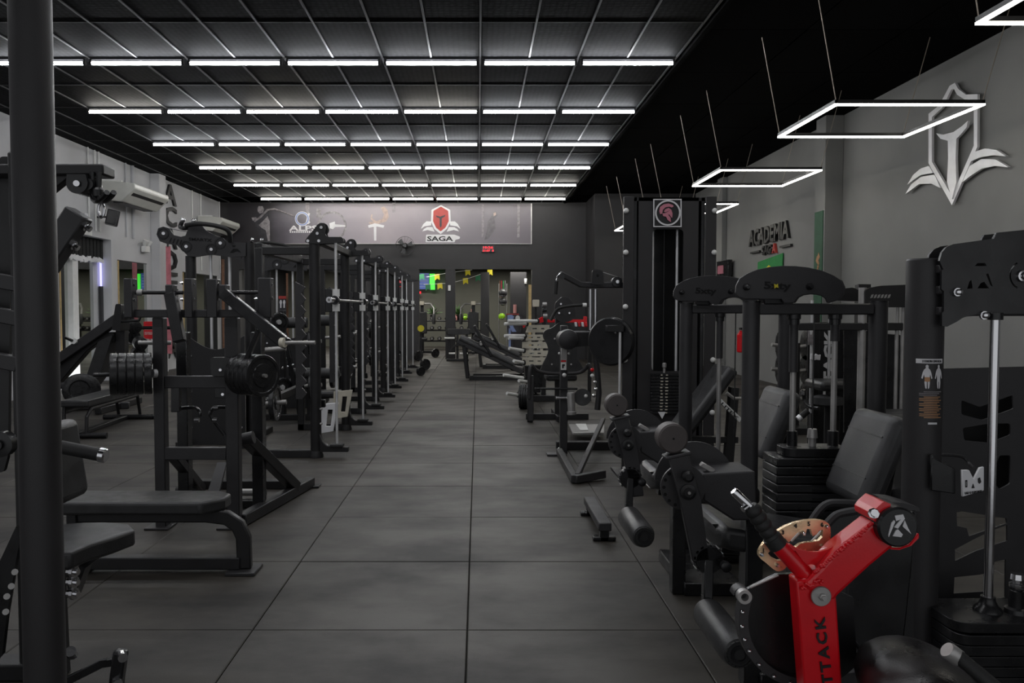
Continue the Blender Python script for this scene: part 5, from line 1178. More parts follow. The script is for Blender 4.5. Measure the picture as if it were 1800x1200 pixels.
# ================================================================== LEG EXTENSION PAIR
D = 3.7
def legext(lab):
    t = thing('leg_extension', lab, 'exercise machine', (W(1437,850,D).x, D, 0))
    zt = W(1437,533,D).z
    for k, (a, b) in enumerate(((1310,1340),(1535,1566))):
        x = (W(a,650,D).x+W(b,650,D).x)/2; r = (b-a)/2*D/1396
        o = obj('tower_post', MB().cyl((x,D+.045,0),(x,D+.045,zt+.005), r, 26), M['black2'], t)
        obj('post_cap', MB().cyl((x,D+.045,zt+.005),(x,D+.045,zt+.012), r*1.03, 26), M['gloss'], o)
    x0, x1 = W(1336,540,D).x, W(1540,540,D).x
    obj('top_rail', MB().bb(x0, x1, D+.01, D+.08, W(1437,553,D).z, zt), M['black2'], t, .006)
    obj('base_rail', MB().bb(x0, x1, D+.0, D+.09, 0, .09), M['black2'], t, .006)
    def Z4(l): return [(1150+x/3.529, 440+y/3.529) for x,y in l]
    ol = Z4([(505,262),(508,220),(530,175),(575,145),(640,118),(720,102),(800,95),(880,97),(960,106),(1040,124),(1110,152),(1160,184),(1178,225),(1172,268),(1145,300),(1075,325),(1062,296),(1035,279),(1000,271),(960,269),(920,275),(890,290),(868,322),(805,325),(790,302),(640,300),(560,300),(520,285)])
    pl = obj('crest_plate', MB().plate(ol, D-.02, .012), M['black2'], t, .0015)
    obj('crest_plate', MB().plate([(x+2.5,y+1) for x,y in ol], D+.1, .012), M['black2'], t, .0015)
    for px, py in ((571,228),(962,224)):
        obj('crest_bolt', MB().lathe(W(*Z4([(px,py)])[0],D-.02), V((0,-.03,0)), [(.016,0),(.015,.5),(.008,1)], 16), M['gloss'], pl)
    text('lettering', '5xty', W(*Z4([(765,225)])[0],D-.021), (1,0,-.03), (0,0,1), .045, M['hole_shade'], pl, .003, .125, .03)
    for c_ in ((760,222),): obj('yellow_spot', MB().plate(Z4([(744,207),(758,213),(768,206),(770,232),(758,228),(746,236)]), D-.0235, .002), M['yellow'], pl)
    obj('plate_spacer', MB().bb(W(1345,530,D).x, W(1378,530,D).x, D, D+.09, zt, W(1360,524,D).z), M['gloss'], t)
    for px in (1401, 1474):
        x = W(px,650,D).x
        r = obj('guide_rod', MB().cyl((x,D+.045,.1),(x,D+.045,zt-.03), .0135, 16), M['dullsteel'], t)
        obj('rod_sleeve', MB().cyl((x,D+.045,W(px,655 if px<1430 else 600,D).z),(x,D+.045,zt-.06), .02, 16), M['black2'], r)
        obj('rod_bushing', MB().lathe((x,D+.045,zt-.1), V((0,0,.05)), [(.026,0),(.026,.5),(.031,.55),(.031,1)], 18), M['gloss'], r)
        obj('stack_bushing', MB().lathe((x,D+.045,W(px,797,D).z), V((0,0,.1)), [(.032,0),(.03,.25),(.024,.3),(.024,1)], 18), M['gloss'], r)
    x = W(1437,650,D).x; obj('lift_cable', MB().cyl((x,D+.045,.7),(x,D+.045,zt), .004, 8), M['gloss'], t)
    zs = W(1437,797,D).z
    obj('cable_anchor', MB().lathe((x,D+.045,zs), V((0,0,.11)), [(.028,0),(.028,.2),(.018,.25),(.018,.6),(.024,.62),(.02,1)], 16), M['dullsteel'], t)
    xa, xb = W(1377,790,D).x, W(1491,790,D).x
    obj('stack_top', MB().prism([(p[0],p[1],zs-.012) for p in rnd([(xa,D-.03),(xb,D-.03),(xb,D+.12),(xa,D+.12)],.05,5)], (0,0,.04)), M['gloss'], t, .006)
    xa, xb = W(1359,800,D).x, W(1499,800,D).x
    for i in range(10):
        z = zs-.014-i*.041
        pl = obj('stack_plate', MB().bb(xa, xb, D-.05, D+.14, z-.038, z), M['gloss'], t, .005, 2)
        obj('painted_pin_slot', MB().bb(x-.035, x+.035, D-.052, D-.048, z-.03, z-.02), M['hole_shade'], pl)
    # pivot arm side
    A = 3.0
    cw = W(1184,771,A); obj('counterweight', MB().lathe(cw, V((0,.075,0)), [(.05,0),(.057,.08),(.057,.95),(.045,1)], 36), M['dullrub'], t, label='round brownish-grey counterweight')
    obj('weight_pin', MB().cyl(cw+V((0,-.002,0)), cw+V((0,.002,0)), .004, 8), M['hole_shade'], t)
    obj('counter_bracket', MB().bar(W(1167,803,A+.03), W(1211,793,A+.03), .075, .012), M['black2'], t, .003)
    arm = obj('lever_arm', MB().plate([(1176,802),(1210,795),(1232,872),(1247,985),(1218,988),(1196,880)], A, .03), M['black2'], t, .004)
    c = W(1209,864,A); obj('pivot_hub', MB().lathe(c, V((0,-.02,0)), [(.03,0),(.03,.5),(.018,.6),(.018,1)], 20), M['gloss'], arm); obj('pivot_bolt', MB().cyl(c+V((0,-.024,0)), c+V((0,-.018,0)), .006, 8), M['dullsteel'], arm)
    obj('pull_pin', MB().lathe(W(1205,834,A), V((0,-.05,0)), [(.016,0),(.013,.4),(.02,.5),(.022,.8),(.012,1)], 16), M['gloss'], arm)
    c = W(1201,856,A+.05); r = 40*(A+.05)/1396
    obj('range_disc', MB().cyl(c, c+V((0,.012,0)), r, 40), M['black2'], t)
    for a in range(200, 420, 22): obj('painted_range_hole', MB().cyl(c+V((r*.86*math.cos(math.radians(a-130)),-.001,r*.86*math.sin(math.radians(a-130)))), c+V((r*.86*math.cos(math.radians(a-130)),.002,r*.86*math.sin(math.radians(a-130)))), .007, 8), M['hole_shade'], t)
    cc = [W(x,y,A+.25) for x,y in circ(1221,846,70,26,-178,-2)]
    obj('cam_plate', MB().prism(cc, (0,.014,0)), M['black2'], t)
    obj('housing_box', MB().plate([(1236,832),(1328,828),(1332,915),(1290,915),(1236,880)], A+.06, .2), M['black2'], t, .008, 2)
    obj('housing_latch', MB().bar(W(1232,815,A+.1), W(1254,828,A+.1), .03, .02), M['dullsteel'], t, .003)
    obj('frame_leg', MB().bb(W(1300,950,A+.2).x, W(1330,950,A+.2).x, A+.12, A+.2, 0, W(1310,900,A+.2).z), M['gloss'], t, .006)
    obj('side_rail', MB().bb(W(1325,950,A+.2).x, x0+.12, A+.1, A+.7, 0, .07), M['gloss'], t, .006)
    # roller at the shin
    B0, B1 = 2.6, 2.98
    p0, p1 = W(1300,1150,B0), W(1300,1150,B0); p1 = V((p0.x, B1, p0.z))
    rl = obj('shin_roller', MB().lathe(p0, p1-p0, [(.024,0),(.04,.0),(.05,.02),(.058,.1),(.058,.92),(.05,.99),(.024,1)], 32), M['pad'], t)
    obj('roller_socket', MB().ring(p0+V((0,.004,0)), (0,-.012,0), .03, .02, 24), M['gloss'], rl)
    mb = MB()
    for k in range(18):
        a = 2*math.pi*k/18; mb.box(p0+V((0.042*math.cos(a),.006,0.042*math.sin(a))), (.006,.02,.012), RY(-math.degrees(a)))
    obj('roller_gathers', mb, M['grip'], rl)
    pq = W(1247,985,A+.0)
    obj('shin_adjuster', MB().lathe(pq+V((0,.0,0)), V((0,.05,0)), [(.05,0),(.056,.2),(.056,.8),(.05,1)], 24), M['gloss'], t)
    for k in range(9):
        a = math.radians(20+k*25); obj('adjuster_tooth', MB().box(pq+V((.056*math.cos(a),.025,.056*math.sin(a))), (.012,.05,.008), RY(-math.degrees(a)+90)), M['black2'], t)
    obj('adjuster_knob', MB().lathe(pq+V((.05,-.005,-.01)), V((0,-.05,0)), [(.012,0),(.012,.4),(.02,.45),(.02,.9),(.012,1)], 14), M['gloss'], t)
    obj('roller_arm', MB().bar(pq+V((0,.02,0)), p1+V((0,-.0,0)), .035, .04, (0,1,0)), M['gloss'], t, .004)
    # seat and backrest
    S = 3.3
    s0, s1 = W(1252,900,S), W(1400,960,S)
    obj('seat_cushion', MB().prism([(s0.x,S-.17,s0.z-.02),(s0.x-.02,S-.1,s0.z-.04),(s0.x-.02,S+.2,s0.z-.04),(s0.x,S+.26,s0.z-.02),(s0.x+.55,S+.26,s0.z-.1),(s0.x+.55,S-.17,s0.z-.1)], (0,0,-.09)), M['pad'], t, .035, 4)
    obj('seat_frame', MB().bar((s0.x+.05,S+.05,s0.z-.15),(s0.x+.6,S+.05,s0.z-.22), .07, .06), M['gloss'], t, .005)
    b0, b1 = W(1478,880,S), W(1535,742,S)
    ax = (b1-b0).normalized(); L = (b1-b0).length
    R = RY(math.degrees(math.atan2(ax.x, ax.z)))
    o = obj('backrest', MB().box((b0+b1)/2+V((.09,.1,0)), (.1,.36,L+.05), R), M['padgrey'], t, .04, 4)
    for u in (.28,-.24):
        cs = (b0+b1)/2+V((.09,.1,0)); obj('seam', MB().box(cs+ax*(u*L)+(R@V((-.051,0,0))), (.004,.3,.006), R), M['dullsteel'] if False else M['pad'], o)
    obj('back_post', MB().bar(b0+V((.16,.1,-.3)), b1+V((.13,.1,-.1)), .06, .06, (0,1,0)), M['gloss'], t, .005)
    return t
M['dullrub'] = mat('worn_weight_face', (.075,.064,.062), .55, 0, .2, 260, .1, 12)
le = legext('black leg extension machine with crest plate and grey backrest, nearer of the two')
le2 = dup(le, le.location+V((-.03,1.05,0)), 'black leg extension machine with crest plate, farther of the two beside the tower')
# low black bar on the floor in the aisle beside the rollers
drop = [c_ for c_ in le2.children if c_.name.startswith('stack_plate')][-4:]     # the farther machine has a low, short stack
drop += [g_ for c_ in le2.children for g_ in c_.children if g_.name.startswith('yellow_spot')]
for c_ in drop:
    for g_ in list(c_.children): bpy.data.objects.remove(g_)
    bpy.data.objects.remove(c_)
for c_ in list(le2.children):
    if c_.name.startswith(('stack_plate','stack_top','cable_anchor')): c_.location.z -= .58
    for g_ in c_.children:
        if g_.name.startswith('stack_bushing'): g_.location.z -= .58
for c_ in le2.children:
    if c_.name.split('.')[0] in ('shin_roller','shin_adjuster','adjuster_tooth','adjuster_knob','roller_arm'): c_.location += V((-.07,0,.09))
a, b = V((.83,5.12,0)), V((.83,5.85,0))
t = thing('foot_bar', 'low black foot bar standing on the floor in front of the rollers', 'foot rest', (a.x,(a.y+b.y)/2,0))
obj('bar', MB().bar((a.x,a.y,.1),(b.x,b.y,.1), .085, .055), M['black2'], t, .006)
for y in (a.y+.05, b.y-.05): obj('bar_foot', MB().bb(a.x-.03, a.x+.03, y-.03, y+.03, 0, .08).bb(a.x-.075, a.x+.075, y-.03, y+.03, 0, .03), M['gloss'], t, .006)
# inclined board with label behind the far leg extension
D = 6.0
t = thing('incline_bench', 'inclined black bench between the weight tower and the leg extension tower', 'bench', (W(1240,800,D).x, D, 0))
a, b = W(1205,765,D), W(1292,648,D)
obj('back_cushion', MB().box((a+b)/2+V((0,.2,0)), (.09,.4,(b-a).length), RY(math.degrees(math.atan2((b-a).x,(b-a).z)))), M['pad'], t, .03, 3)
obj('support_leg', MB().bar(W(1290,680,D+.2), V((W(1290,800,D).x, D+.2, 0)), .07, .07, (0,1,0)), M['black'], t, .005)
obj('base_rail', MB().bb(W(1190,800,D).x, W(1320,800,D).x, D+.16, D+.24, 0, .08), M['black'], t, .005)
obj('frame_tube', MB().bar(W(1200,772,D+.2), W(1296,772,D+.2), .06, .05), M['black'], t, .004)
lb = obj('label_strip', MB().plate([(1264,706),(1268,701),(1304,735),(1300,742)], D-.05, .02), M['whitep'], t, label='white label strip with black letters')
pc = (W(1264,706,D-.06)+W(1302,738,D-.06))/2; xd = W(1301,738,D-.06)-W(1266,704,D-.06)
text('lettering', 'LITEX', pc, xd, V((0,-1,0)).cross(xd)*1, .022, M['print_k'], lb, .003, .17, .02)
obj('cross_handle', MB().tube([W(1277,690,D-.05), W(1290,700,D-.05), W(1310,700,D)], .012, 8), M['dullsteel'], t)

# ================================================================== MACHINES BEHIND, BY THE GREY WALL
D = 8.0
t = thing('shroud_machine', 'dark cable machine with white upright lettering on its shroud, behind the leg extension tower', 'exercise machine', (W(1460,800,D).x, D, 0))
sh = [(1420,569),(1432,566),(1468,566),(1500,572),(1500,800),(1420,800)]
obj('shroud_panel', MB().prism([V((W(x,y,D).x, D, max(0.02,W(x,y,D).z))) for x,y in sh], (0,.02,0)), M['gloss'], t, .002)
text('lettering', 'ATTACK', W(1457,650,D-.01), (0,0,1), (-1,0,0), .11, M['silver'], t, .006, .8, .04)
for px in (1432, 1510, 1520): 
    p_ = W(px,640,D-.15); obj('upright', MB().bb(p_.x-.035, p_.x+.035, D-.18, D-.1, 0, W(px,500 if px!=1432 else 545,D).z), M['black'], t, .006)
for px, yb in ((1426,720),(1519,700),(1457,665)):
    p_ = W(px,640,D-.25); obj('guide_rod', MB().cyl((p_.x,D-.25,W(px,yb,D).z),(p_.x,D-.25,W(px,528,D).z), .014, 12), M['steel'], t)
for px, py in ((1426,570),(1519,580)):
    lb = obj('label_strip', MB().plate([(px-5,py-2),(px+5,py-2),(px+5,py+36),(px-5,py+36)], D-.28, .008), M['print_g'], t)
    obj('label_heading', MB().plate([(px-5,py-2),(px+5,py-2),(px+5,py+2),(px-5,py+2)], D-.285, .006), M['print_w'], lb)
    obj('printed_figure', MB().plate([(px-3,py+5),(px+1,py+4),(px+3,py+10),(px+1,py+18),(px-2,py+18),(px-3,py+10)], D-.285, .006), M['print_w'], lb)
for px, py in ((1430,627),(1438,627),(1527,641)): obj('pale_tag', MB().plate([(px-4,py-6),(px+1,py-3),(px+5,py-4),(px+4,py+6),(px-4,py+5)], D-.3, .02), M['print_w'], t, .003)
obj('seat_cushion', MB().box(W(1470,676,D-.5), (.45,.4,.09)), M['pad'], t, .03, 2)
obj('seat_post', MB().bb(W(1470,700,D-.5).x-.04, W(1470,700,D-.5).x+.04, D-.5, D-.42, 0, W(1470,686,D-.5).z), M['black'], t, .005)
obj('round_pad', MB().lathe(W(1455,712,D-.6), V((0,0,.09)), [(.1,0),(.14,.15),(.14,.85),(.1,1)], 24), M['padgrey'], t)
obj('pad_stem', MB().cyl((W(1455,712,D-.6).x,D-.6,0), W(1455,712,D-.6), .03, 12), M['black'], t)
for px, py, s in ((1405,735,1),(1505,772,1)):
    o = obj('grip_handle', MB().cyl(W(px,py,D-.9), W(px+15,py-13,D-.9), .028, 14), M['grip'], t); obj('grip_cap', MB().cyl(W(px-2,py+2,D-.91), W(px+3,py-2.5,D-.91), .031, 14), M['steel'], o)
obj('arm_tube', MB().tube(spline([W(1518,688,D-.6), W(1520,705,D-.6), W(1519,735,D-.7), W(1526,748,D-.8), W(1535,755,D-.8)], 5), .018, 8), M['gloss'], t)
obj('arm_tube', MB().tube(spline([W(1412,685,D-.6), W(1415,705,D-.6), W(1424,715,D-.7), W(1440,718,D-.8)], 5), .018, 8), M['gloss'], t)
for px, py in ((1391,681),(1410,687),(1500,700),(1518,690)): obj('grip_end', MB().cyl(W(px,py,D-.6), W(px,py+7,D-.6), .022, 12), M['chrome'], t)
obj('base', MB().bb(W(1420,800,D).x, W(1540,800,D).x, D-.3, D-.2, 0, .08).bb(W(1450,800,D).x-.04, W(1450,800,D).x+.04, D-.9, D, 0, .08), M['black'], t, .005)
# second machine: round posts and top plate
D = 6.3
t = thing('crest_machine', 'dark machine with rounded top plate and pale lettering, behind the white-marked round post', 'exercise machine', (W(1560,800,D).x, D, 0))
obj('crest_plate', MB().plate(rnd([(1521,540),(1521,510),(1527,506),(1548,502),(1600,500),(1650,502),(1650,545),(1600,540)],5), D, .015), M['black'], t)
obj('crest_plate', MB().plate(rnd([(1470,528),(1475,508),(1500,505),(1520,515),(1522,530)],4), D+.3, .015), M['black'], t)
for k in range(6): obj('pale_letter', MB().plate([(1532+k*6,518),(1536+k*6,517),(1534+k*6,523),(1530+k*6,524)], D-.004, .006), M['dullsteel'], t)
for px, yt in ((1582,528),(1592,520)): obj('guide_rod', MB().cyl((W(px,600,D).x,D+.05,.3),(W(px,600,D).x,D+.05,W(px,yt,D).z), .014, 12), M['dullsteel'], t)
p_ = W(1388,600,D); obj('round_post', MB().cyl((p_.x,D,0),(p_.x,D,W(1388,552,D).z), .052, 20), M['black'], t)
obj('round_post', MB().cyl((W(1520,600,D).x,D+.05,0),(W(1520,600,D).x,D+.05,W(1520,505,D).z), .03, 16), M['dullsteel'], t)
obj('dark_shroud', MB().plate([(1484,572),(1540,585),(1600,590),(1600,760),(1484,760)], D+.3, .02), M['gloss'], t)
obj('seat_cushion', MB().box(W(1575,735,D-.3), (.4,.4,.1)), M['pad'], t, .03, 2)
obj('base', MB().bb(W(1380,800,D).x, W(1640,800,D).x, D, D+.1, 0, .08).bb(W(1575,800,D).x-.03,W(1575,800,D).x+.03, D-.35, D, 0, .7), M['black'], t, .005)
obj('cross_beam', MB().bb(W(1388,600,D).x, W(1590,600,D).x, D+.02, D+.08, 1.35, 1.41), M['black'], t, .005)
for k, px in enumerate((1396,1440,1500)):
    pass
# stored plates and low clutter in the gap, on a rack
D = 9.8
t = thing('plate_tree', 'black plate tree by the grey wall, seen between the leg extension posts', 'rack', (W(1400,690,D).x, D, 0))
x = W(1400,690,D).x
obj('tree_post', MB().bb(x-.04,x+.04,D,D+.08,0,1.1), M['black'], t, .005); obj('tree_base', MB().bb(x-.3,x+.3,D-.25,D+.3,0,.08), M['black'], t, .005)
for k, z in enumerate((.4,.75,1.05)):
    for s in (-1,1):
        obj('tree_horn', MB().cyl((x+s*.03,D+.04,z),(x+s*.3,D+.04,z+.03), .025, 10), M['dullsteel'], t)
        o = obj('weight_plate', MB().lathe((x+s*.12,D+.04,z+.015), V((s*.07,0,0)), [(.027,0),(.18,0),(.2,.1),(.2,.9),(.18,1),(.15,.9),(.027,.9)], 24), M['plate'])
        tag(o, 'black plate on the plate tree, %s tier on the %s side' % (('low','middle','top')[k], 'wall' if s>0 else 'aisle'), 'weight plate', 'plates on the plate tree')

# ================================================================== FRONT RIGHT: RED LEVER MACHINE
D = 2.9
t = thing('red_lever_machine', 'black leg extension machine with bright red lever arm and white-marked round post', 'exercise machine', (W(1621,800,D).x, D, 0))
pc = (W(1588,700,D)+W(1656,700,D))/2; pr_ = .064; ztop = W(1621,458,D).z
pst = obj('round_post', MB().cyl((pc.x,D,0),(pc.x,D,ztop), pr_, 40), M['column'], t)
obj('post_cap', MB().lathe((pc.x,D,ztop), V((0,0,.006)), [(pr_,0),(pr_*.97,1)], 40), M['black2'], pst)
obj('round_post', MB().cyl((pc.x+.86,D,0),(pc.x+.86,D,ztop), pr_, 32), M['column'], t)
def Z8(l): return [(1500+x/3, 380+y/3) for x,y in l]
ol = Z8([(455,235),(468,190),(492,162),(525,147),(740,118),(757,86),(900,72),(1100,70),(1240,86),(1260,118),(1450,145),(1500,165),(1525,200),(1530,560),(1480,575),(1440,540),(1390,520),(1300,514),(700,514),(630,520),(580,534),(545,556),(495,582),(468,578),(468,510),(478,500),(478,395),(466,385),(466,290),(474,280)])
h1 = Z8([(640,262),(655,247),(695,247),(705,262)]); h2 = Z8([(612,345),(622,335),(628,368),(628,382),(600,382)]); h3 = Z8([(672,352),(690,345),(716,380),(655,380)]); h4 = Z8([(700,305),(712,300),(735,372),(722,362)])
arc1 = [(885+62*math.cos(math.radians(a)),312+74*math.sin(math.radians(a))) for a in range(110,251,14)]+[(885+54*math.cos(math.radians(a)),312+64*math.sin(math.radians(a))) for a in range(250,109,-14)]
cp = obj('crest_plate', MB().plate(ol, D-.1, .012, [h1,h2,h3,h4,Z8(arc1)]), M['gloss'], t)
obj('crest_plate', MB().plate([(x-22,y+4) for x,y in ol], D+.12, .012), M['black'], t)
for px, py in ((543,400),(684,522)): obj('bolt', MB().lathe(W(*Z8([(px,py)])[0],D-.1), V((0,-.025,0)), [(.015,0),(.015,.4),(.011,.42),(.011,.9),(.007,1)], 10), M['chrome'], cp)
obj('pulley_bolt', MB().lathe(W(*Z8([(888,315)])[0],D-.1), V((0,-.03,0)), [(.022,0),(.02,.4),(.014,.45),(.014,1)], 12), M['chrome'], cp)
for py in (280,390,500): obj('weld_tab', MB().box(W(*Z8([(452,py)])[0],D-.06), (.03,.06,.03)), M['column'], t, .004)
# rods, stack
for px, m in ((1746,'chrome'),(1868,'chrome')):
    x = W(px,700,2.8).x; zb = W(px,1062,2.8).z
    o = obj('guide_rod', MB().cyl((x,2.8,.1),(x,2.8,W(px,560,2.8).z), .0155, 20), M[m], t)
    obj('rod_bushing', MB().lathe((x,2.8,W(px,562,2.8).z), V((0,0,.025)), [(.024,0),(.024,1)], 18), M['gloss'], o)
    obj('stack_bushing', MB().lathe((x,2.8,zb-.03), V((0,0,.06)), [(.05,0),(.045,.3),(.032,.5),(.024,.8),(.024,1)], 22), M['gloss'], o)
x = W(1788,1000,2.78).x; zb = W(1788,1065,2.8).z
an = obj('cable_anchor', MB().lathe((x,2.78,zb-.02), V((0,0,.17)), [(.04,0),(.036,.12),(.024,.15),(.024,.5),(.02,.52)], 18), M['gloss'], t)
obj('chrome_nut', MB().lathe((x,2.78,zb+.07), V((0,0,.055)), [(.02,0),(.024,.1),(.024,.35),(.016,.4),(.016,.6),(.024,.65),(.022,1)], 8), M['chrome'], an)
xa = W(1676,1085,2.7).x; xb = xa+.56
obj('stack_top', MB().prism([(a,b,zb-.05) for a,b in rnd([(xa,2.68),(xb,2.68),(xb,2.92),(xa,2.92)],.07,6)], (0,0,.035)), M['gloss'], t, .01, 2)
for i in range(11):
    z = zb-.056-i*.037
    obj('stack_plate', MB().prism([(a,b,z-.034) for a,b in rnd([(xa+.005,2.675),(xb,2.675),(xb,2.92),(xa+.005,2.92)],.05,5)], (0,0,.034)), M['gloss'], t, .005, 2)
# rear shroud with cut outs
def ZB(l): return [(1500+x/2.61, 740+y/2.61) for x,y in l]
sh = [(1640,648),(1960,640),(1960,1180),(1640,1180)]
hol = [rnd([(1690,703),(1722,715),(1780,694),(1782,718),(1728,738),(1690,728)],3,2), rnd([(1692,752),(1740,744),(1776,744),(1777,764),(1740,778),(1695,774)],4,2), rnd([(1757,800),(1776,800),(1776,850),(1757,860),(1742,840)],3,2),
       ZB([(474,418),(500,414),(702,446),(705,468),(530,528),(520,490),(476,480)]), ZB([(640,500),(706,476),(706,548),(560,596),(466,642),(466,588),(560,538)]), ZB([(648,644),(700,634),(698,808),(638,818),(634,764),(618,756),(618,780),(460,790),(464,716),(580,704),(640,690)])]
D2 = 3.15
M['seatgloss'] = mat('dark_worn_vinyl', (.016,.014,.0145), .3, 0, .3, 200, .35, 12, rvar=.08)
obj('rear_shroud', MB().prism([V((W(x,y,D2).x, D2, max(.02,W(x,y,D2).z))) for x,y in sh], (0,.008,0), [[W(x,y,D2) for x,y in h] for h in hol]), M['black2'], t)
obj('added_dark_backing', MB().plate([(1672,690),(1800,684),(1800,870),(1745,870),(1740,792),(1672,792)], D2+.12, .01), M['hole_shade'], t)  # black sheet added behind the upper cut-outs to make them dark
# bottle holder
hb = obj('bottle_holder', MB().prism([W(x,y,D-.1) for x,y in ((1637,802),(1680,824),(1680,868),(1637,862))], (0,.012,0)), M['gloss'], t, .003)
obj('holder_rim', MB().tube(spline([W(1638,802,D-.09), W(1648,799,D-.02), W(1690,802,D+.02), W(1704,815,D), W(1712,822,D-.06)], 5), .006, 8), M['black2'], hb)
lp = obj('holder_label', MB().plate([(1691,826),(1704,826),(1712,842),(1722,822),(1730,820),(1730,862),(1692,873)], D-.13, .01), M['silver'], t, .002, label='white label with a phone symbol')
obj('label_symbol', MB().plate([(1697.5,844),(1700.5,843.5),(1700.5,856),(1697.5,856.5)], D-.133, .004, [[(1698.1,846),(1699.9,845.7),(1699.9,854),(1698.1,854.3)]]), M['print_k'], lp)
obj('label_symbol', MB().plate([(1708.5,858),(1711,850),(1713.5,857.5)], D-.133, .004), M['print_k'], lp); obj('label_symbol', MB().plate([(1719.5,841),(1723,839),(1725,847),(1722,850),(1720,848)], D-.133, .004), M['print_k'], lp)
text('lettering', 'USE O SUPORTE', W(1711,865,D-.134), (1,0,.12), (0,0,1), .008, M['print_k'], lp, .003, .06)
# instruction print on the post
def onpost(px, py, off=.0015):
    x = W(px, py, D-pr_*.7).x; z = W(px, py, D-pr_*.7).z; dx = max(-.99, min(.99, (x-pc.x)/pr_)); return V((x, D-math.sqrt(1-dx*dx)*pr_-off, z))
def sticker(pts, m, name, off=.0015, par=None):
    """print wrapped on the post"""
    xs_ = [p[0] for p in pts]; P_ = [onpost(x,y,off) for x,y in pts]
    return obj(name, MB().add(P_, [tuple(range(len(P_)))]), M[m], par or pst)
def strip(x0, x1, y0, y1, m, name, off=.0015, par=None):
    n = 6; mb = MB(); vs = []
    for i in range(n+1):
        x = x0+(x1-x0)*i/n; vs += [onpost(x,y1,off), onpost(x,y0,off)]
    return obj(name, mb.add(vs, [(2*i,2*i+2,2*i+3,2*i+1) for i in range(n)]), M[m], par or pst)
hd = strip(1611,1654,630,638,'print_w','label_heading')
text('lettering', 'EXTENSORA SENTADA', onpost(1632,634,.003), (1,.0,0), (0,0,1), .0085, M['print_k'], hd, .002, .068)
for cx_, s_, back in ((1625,1.0,False),(1645,.95,True)):
    f = [(0,640),(2.5,642),(2,646),(5,649),(7,654),(9,664),(7,665),(5,657),(4,664),(4.5,672),(3.5,680),(2.5,682),(1,682),(.6,670),(-.6,670),(-1,682),(-2.5,682),(-3.5,680),(-4.5,672),(-4,664),(-5,657),(-7,665),(-9,664),(-7,654),(-5,649),(-2,646),(-2.5,642)]
    pts = [onpost(cx_+x*s_*.9,y,.002) for x,y in f]; me_ = tessellate_polygon([pts])
    fg = obj('printed_figure', MB().add(pts, me_), M['print_w'], pst)
    if not back:
        pts = [onpost(cx_+x,y,.003) for x,y in ((-4,662),(4,662),(4.2,669),(1,670),(-1,670),(-4.2,669))]; obj('muscle_mark', MB().add(pts, [tuple(range(6))]), M['print_o'], fg)
for k in range(16):
    y = 687+k*3; a = 1614+(0 if k%3 else 6); b_ = 1651-((k*7)%5)*2.2
    strip(a, b_, y, y+1.4, 'print_o' if k > 2 else 'print_g', 'text_line')
strip(1626,1642,741,744.5,'print_w','maker_mark')
# --- red lever
D = 1.92
def ZR(l): return [(1200+x/3.333, 840+y/3.333) for x,y in l]
def q(x, y, d=0): return W(1200+x/3.333, 840+y/3.333, D+d)
rl = obj('lever_bar', MB().plate(ZR([(668,600),(720,590),(895,640),(905,720),(945,1330),(722,1330),(690,900)]), D, .055), M['red'], t, .006, 2)
text('lettering', 'ATTACK', W(1449.5,1157,D-.003), W(1442,1091,D)-W(1455.5,1200,D), V((-1,0,.0))-V((0,0,.12)), .0262, M['print_k'], rl, .003, .207, .025, 1.3)
obj('upper_bar', MB().plate(ZR([(700,640),(745,590),(790,545),(905,420),(1110,262),(1180,200),(1245,400),(1100,520),(915,690),(895,720),(800,700)]), D-.004, .07), M['red'], t, .012, 3)
obj('grip_tube', MB().cyl(q(770,620,.03), q(540,372,.03), .021, 28), M['red'], t)
obj('gusset', MB().plate(ZR(rnd([(610,395),(630,385),(680,418),(740,432),(800,432),(850,418),(890,396),(918,412),(790,560),(740,560)], 6)), D+.02, .008, [ZR([(648,428),(660,425),(696,472),(688,480)]), ZR([(820,486),(876,438),(884,442),(832,494)]), ZR(circ(752,522,30,14,0,360,17))]), M['red'], t)
wd = MB()
for k in range(46):
    u = k/45; wd.sph(q(770+340*u+random.uniform(-6,6), 556-290*u+random.uniform(-6,6), -.004), .0035+random.uniform(0,.002), 6)
for k in range(14): wd.sph(q(700+k*9, 640-k*3+random.uniform(-12,12), -.006), .004, 6)
obj('weld_bead', wd, M['red'], t)
g0, g1 = q(545,376,.03), q(395,165,.03)
prof = [(.0225,0)]+[(.0185+.0035*abs(math.sin(math.pi*5*u/20)), .03+.94*u/20) for u in range(21)]+[(.016,1)]
gr = obj('rubber_grip', MB().lathe(g0, g1-g0, prof, 24), M['grip'], t)
obj('grip_collar', MB().lathe(q(560,398,.03), q(520,345,.03)-q(560,398,.03), [(.0235,0),(.0235,1)], 24), M['grip'], t)
ct = obj('chrome_tip', MB().lathe(q(392,165,.03), q(298,75,.03)-q(392,165,.03), [(.011,0),(.011,.93),(.009,1)], 18), M['chrome'], t)
obj('tip_pin', MB().cyl(q(352,184,.02), q(398,150,.03), .008, 12), M['chrome'], ct)
wz = q(808,690,-.006); ws = obj('washer', MB().lathe(wz, V((0,-.006,0)), [(.0245,0),(.0245,.7),(.023,1)], 32), M['dullsteel'], t)
obj('washer_bolt', MB().lathe(wz+V((.002,-.006,0)), V((0,-.014,0)), [(.009,0),(.009,.5),(.006,.55),(.006,1)], 6), M['dullsteel'], ws)
dc = q(1265,290,-.03); dr = 120/3.333*(D-.03)/1396
dsk = obj('end_disc', MB().lathe(dc, V((0,.11,0)), [(dr*.9,0),(dr,.05),(dr,.95),(dr*.95,1)], 44), M['gloss'], t)
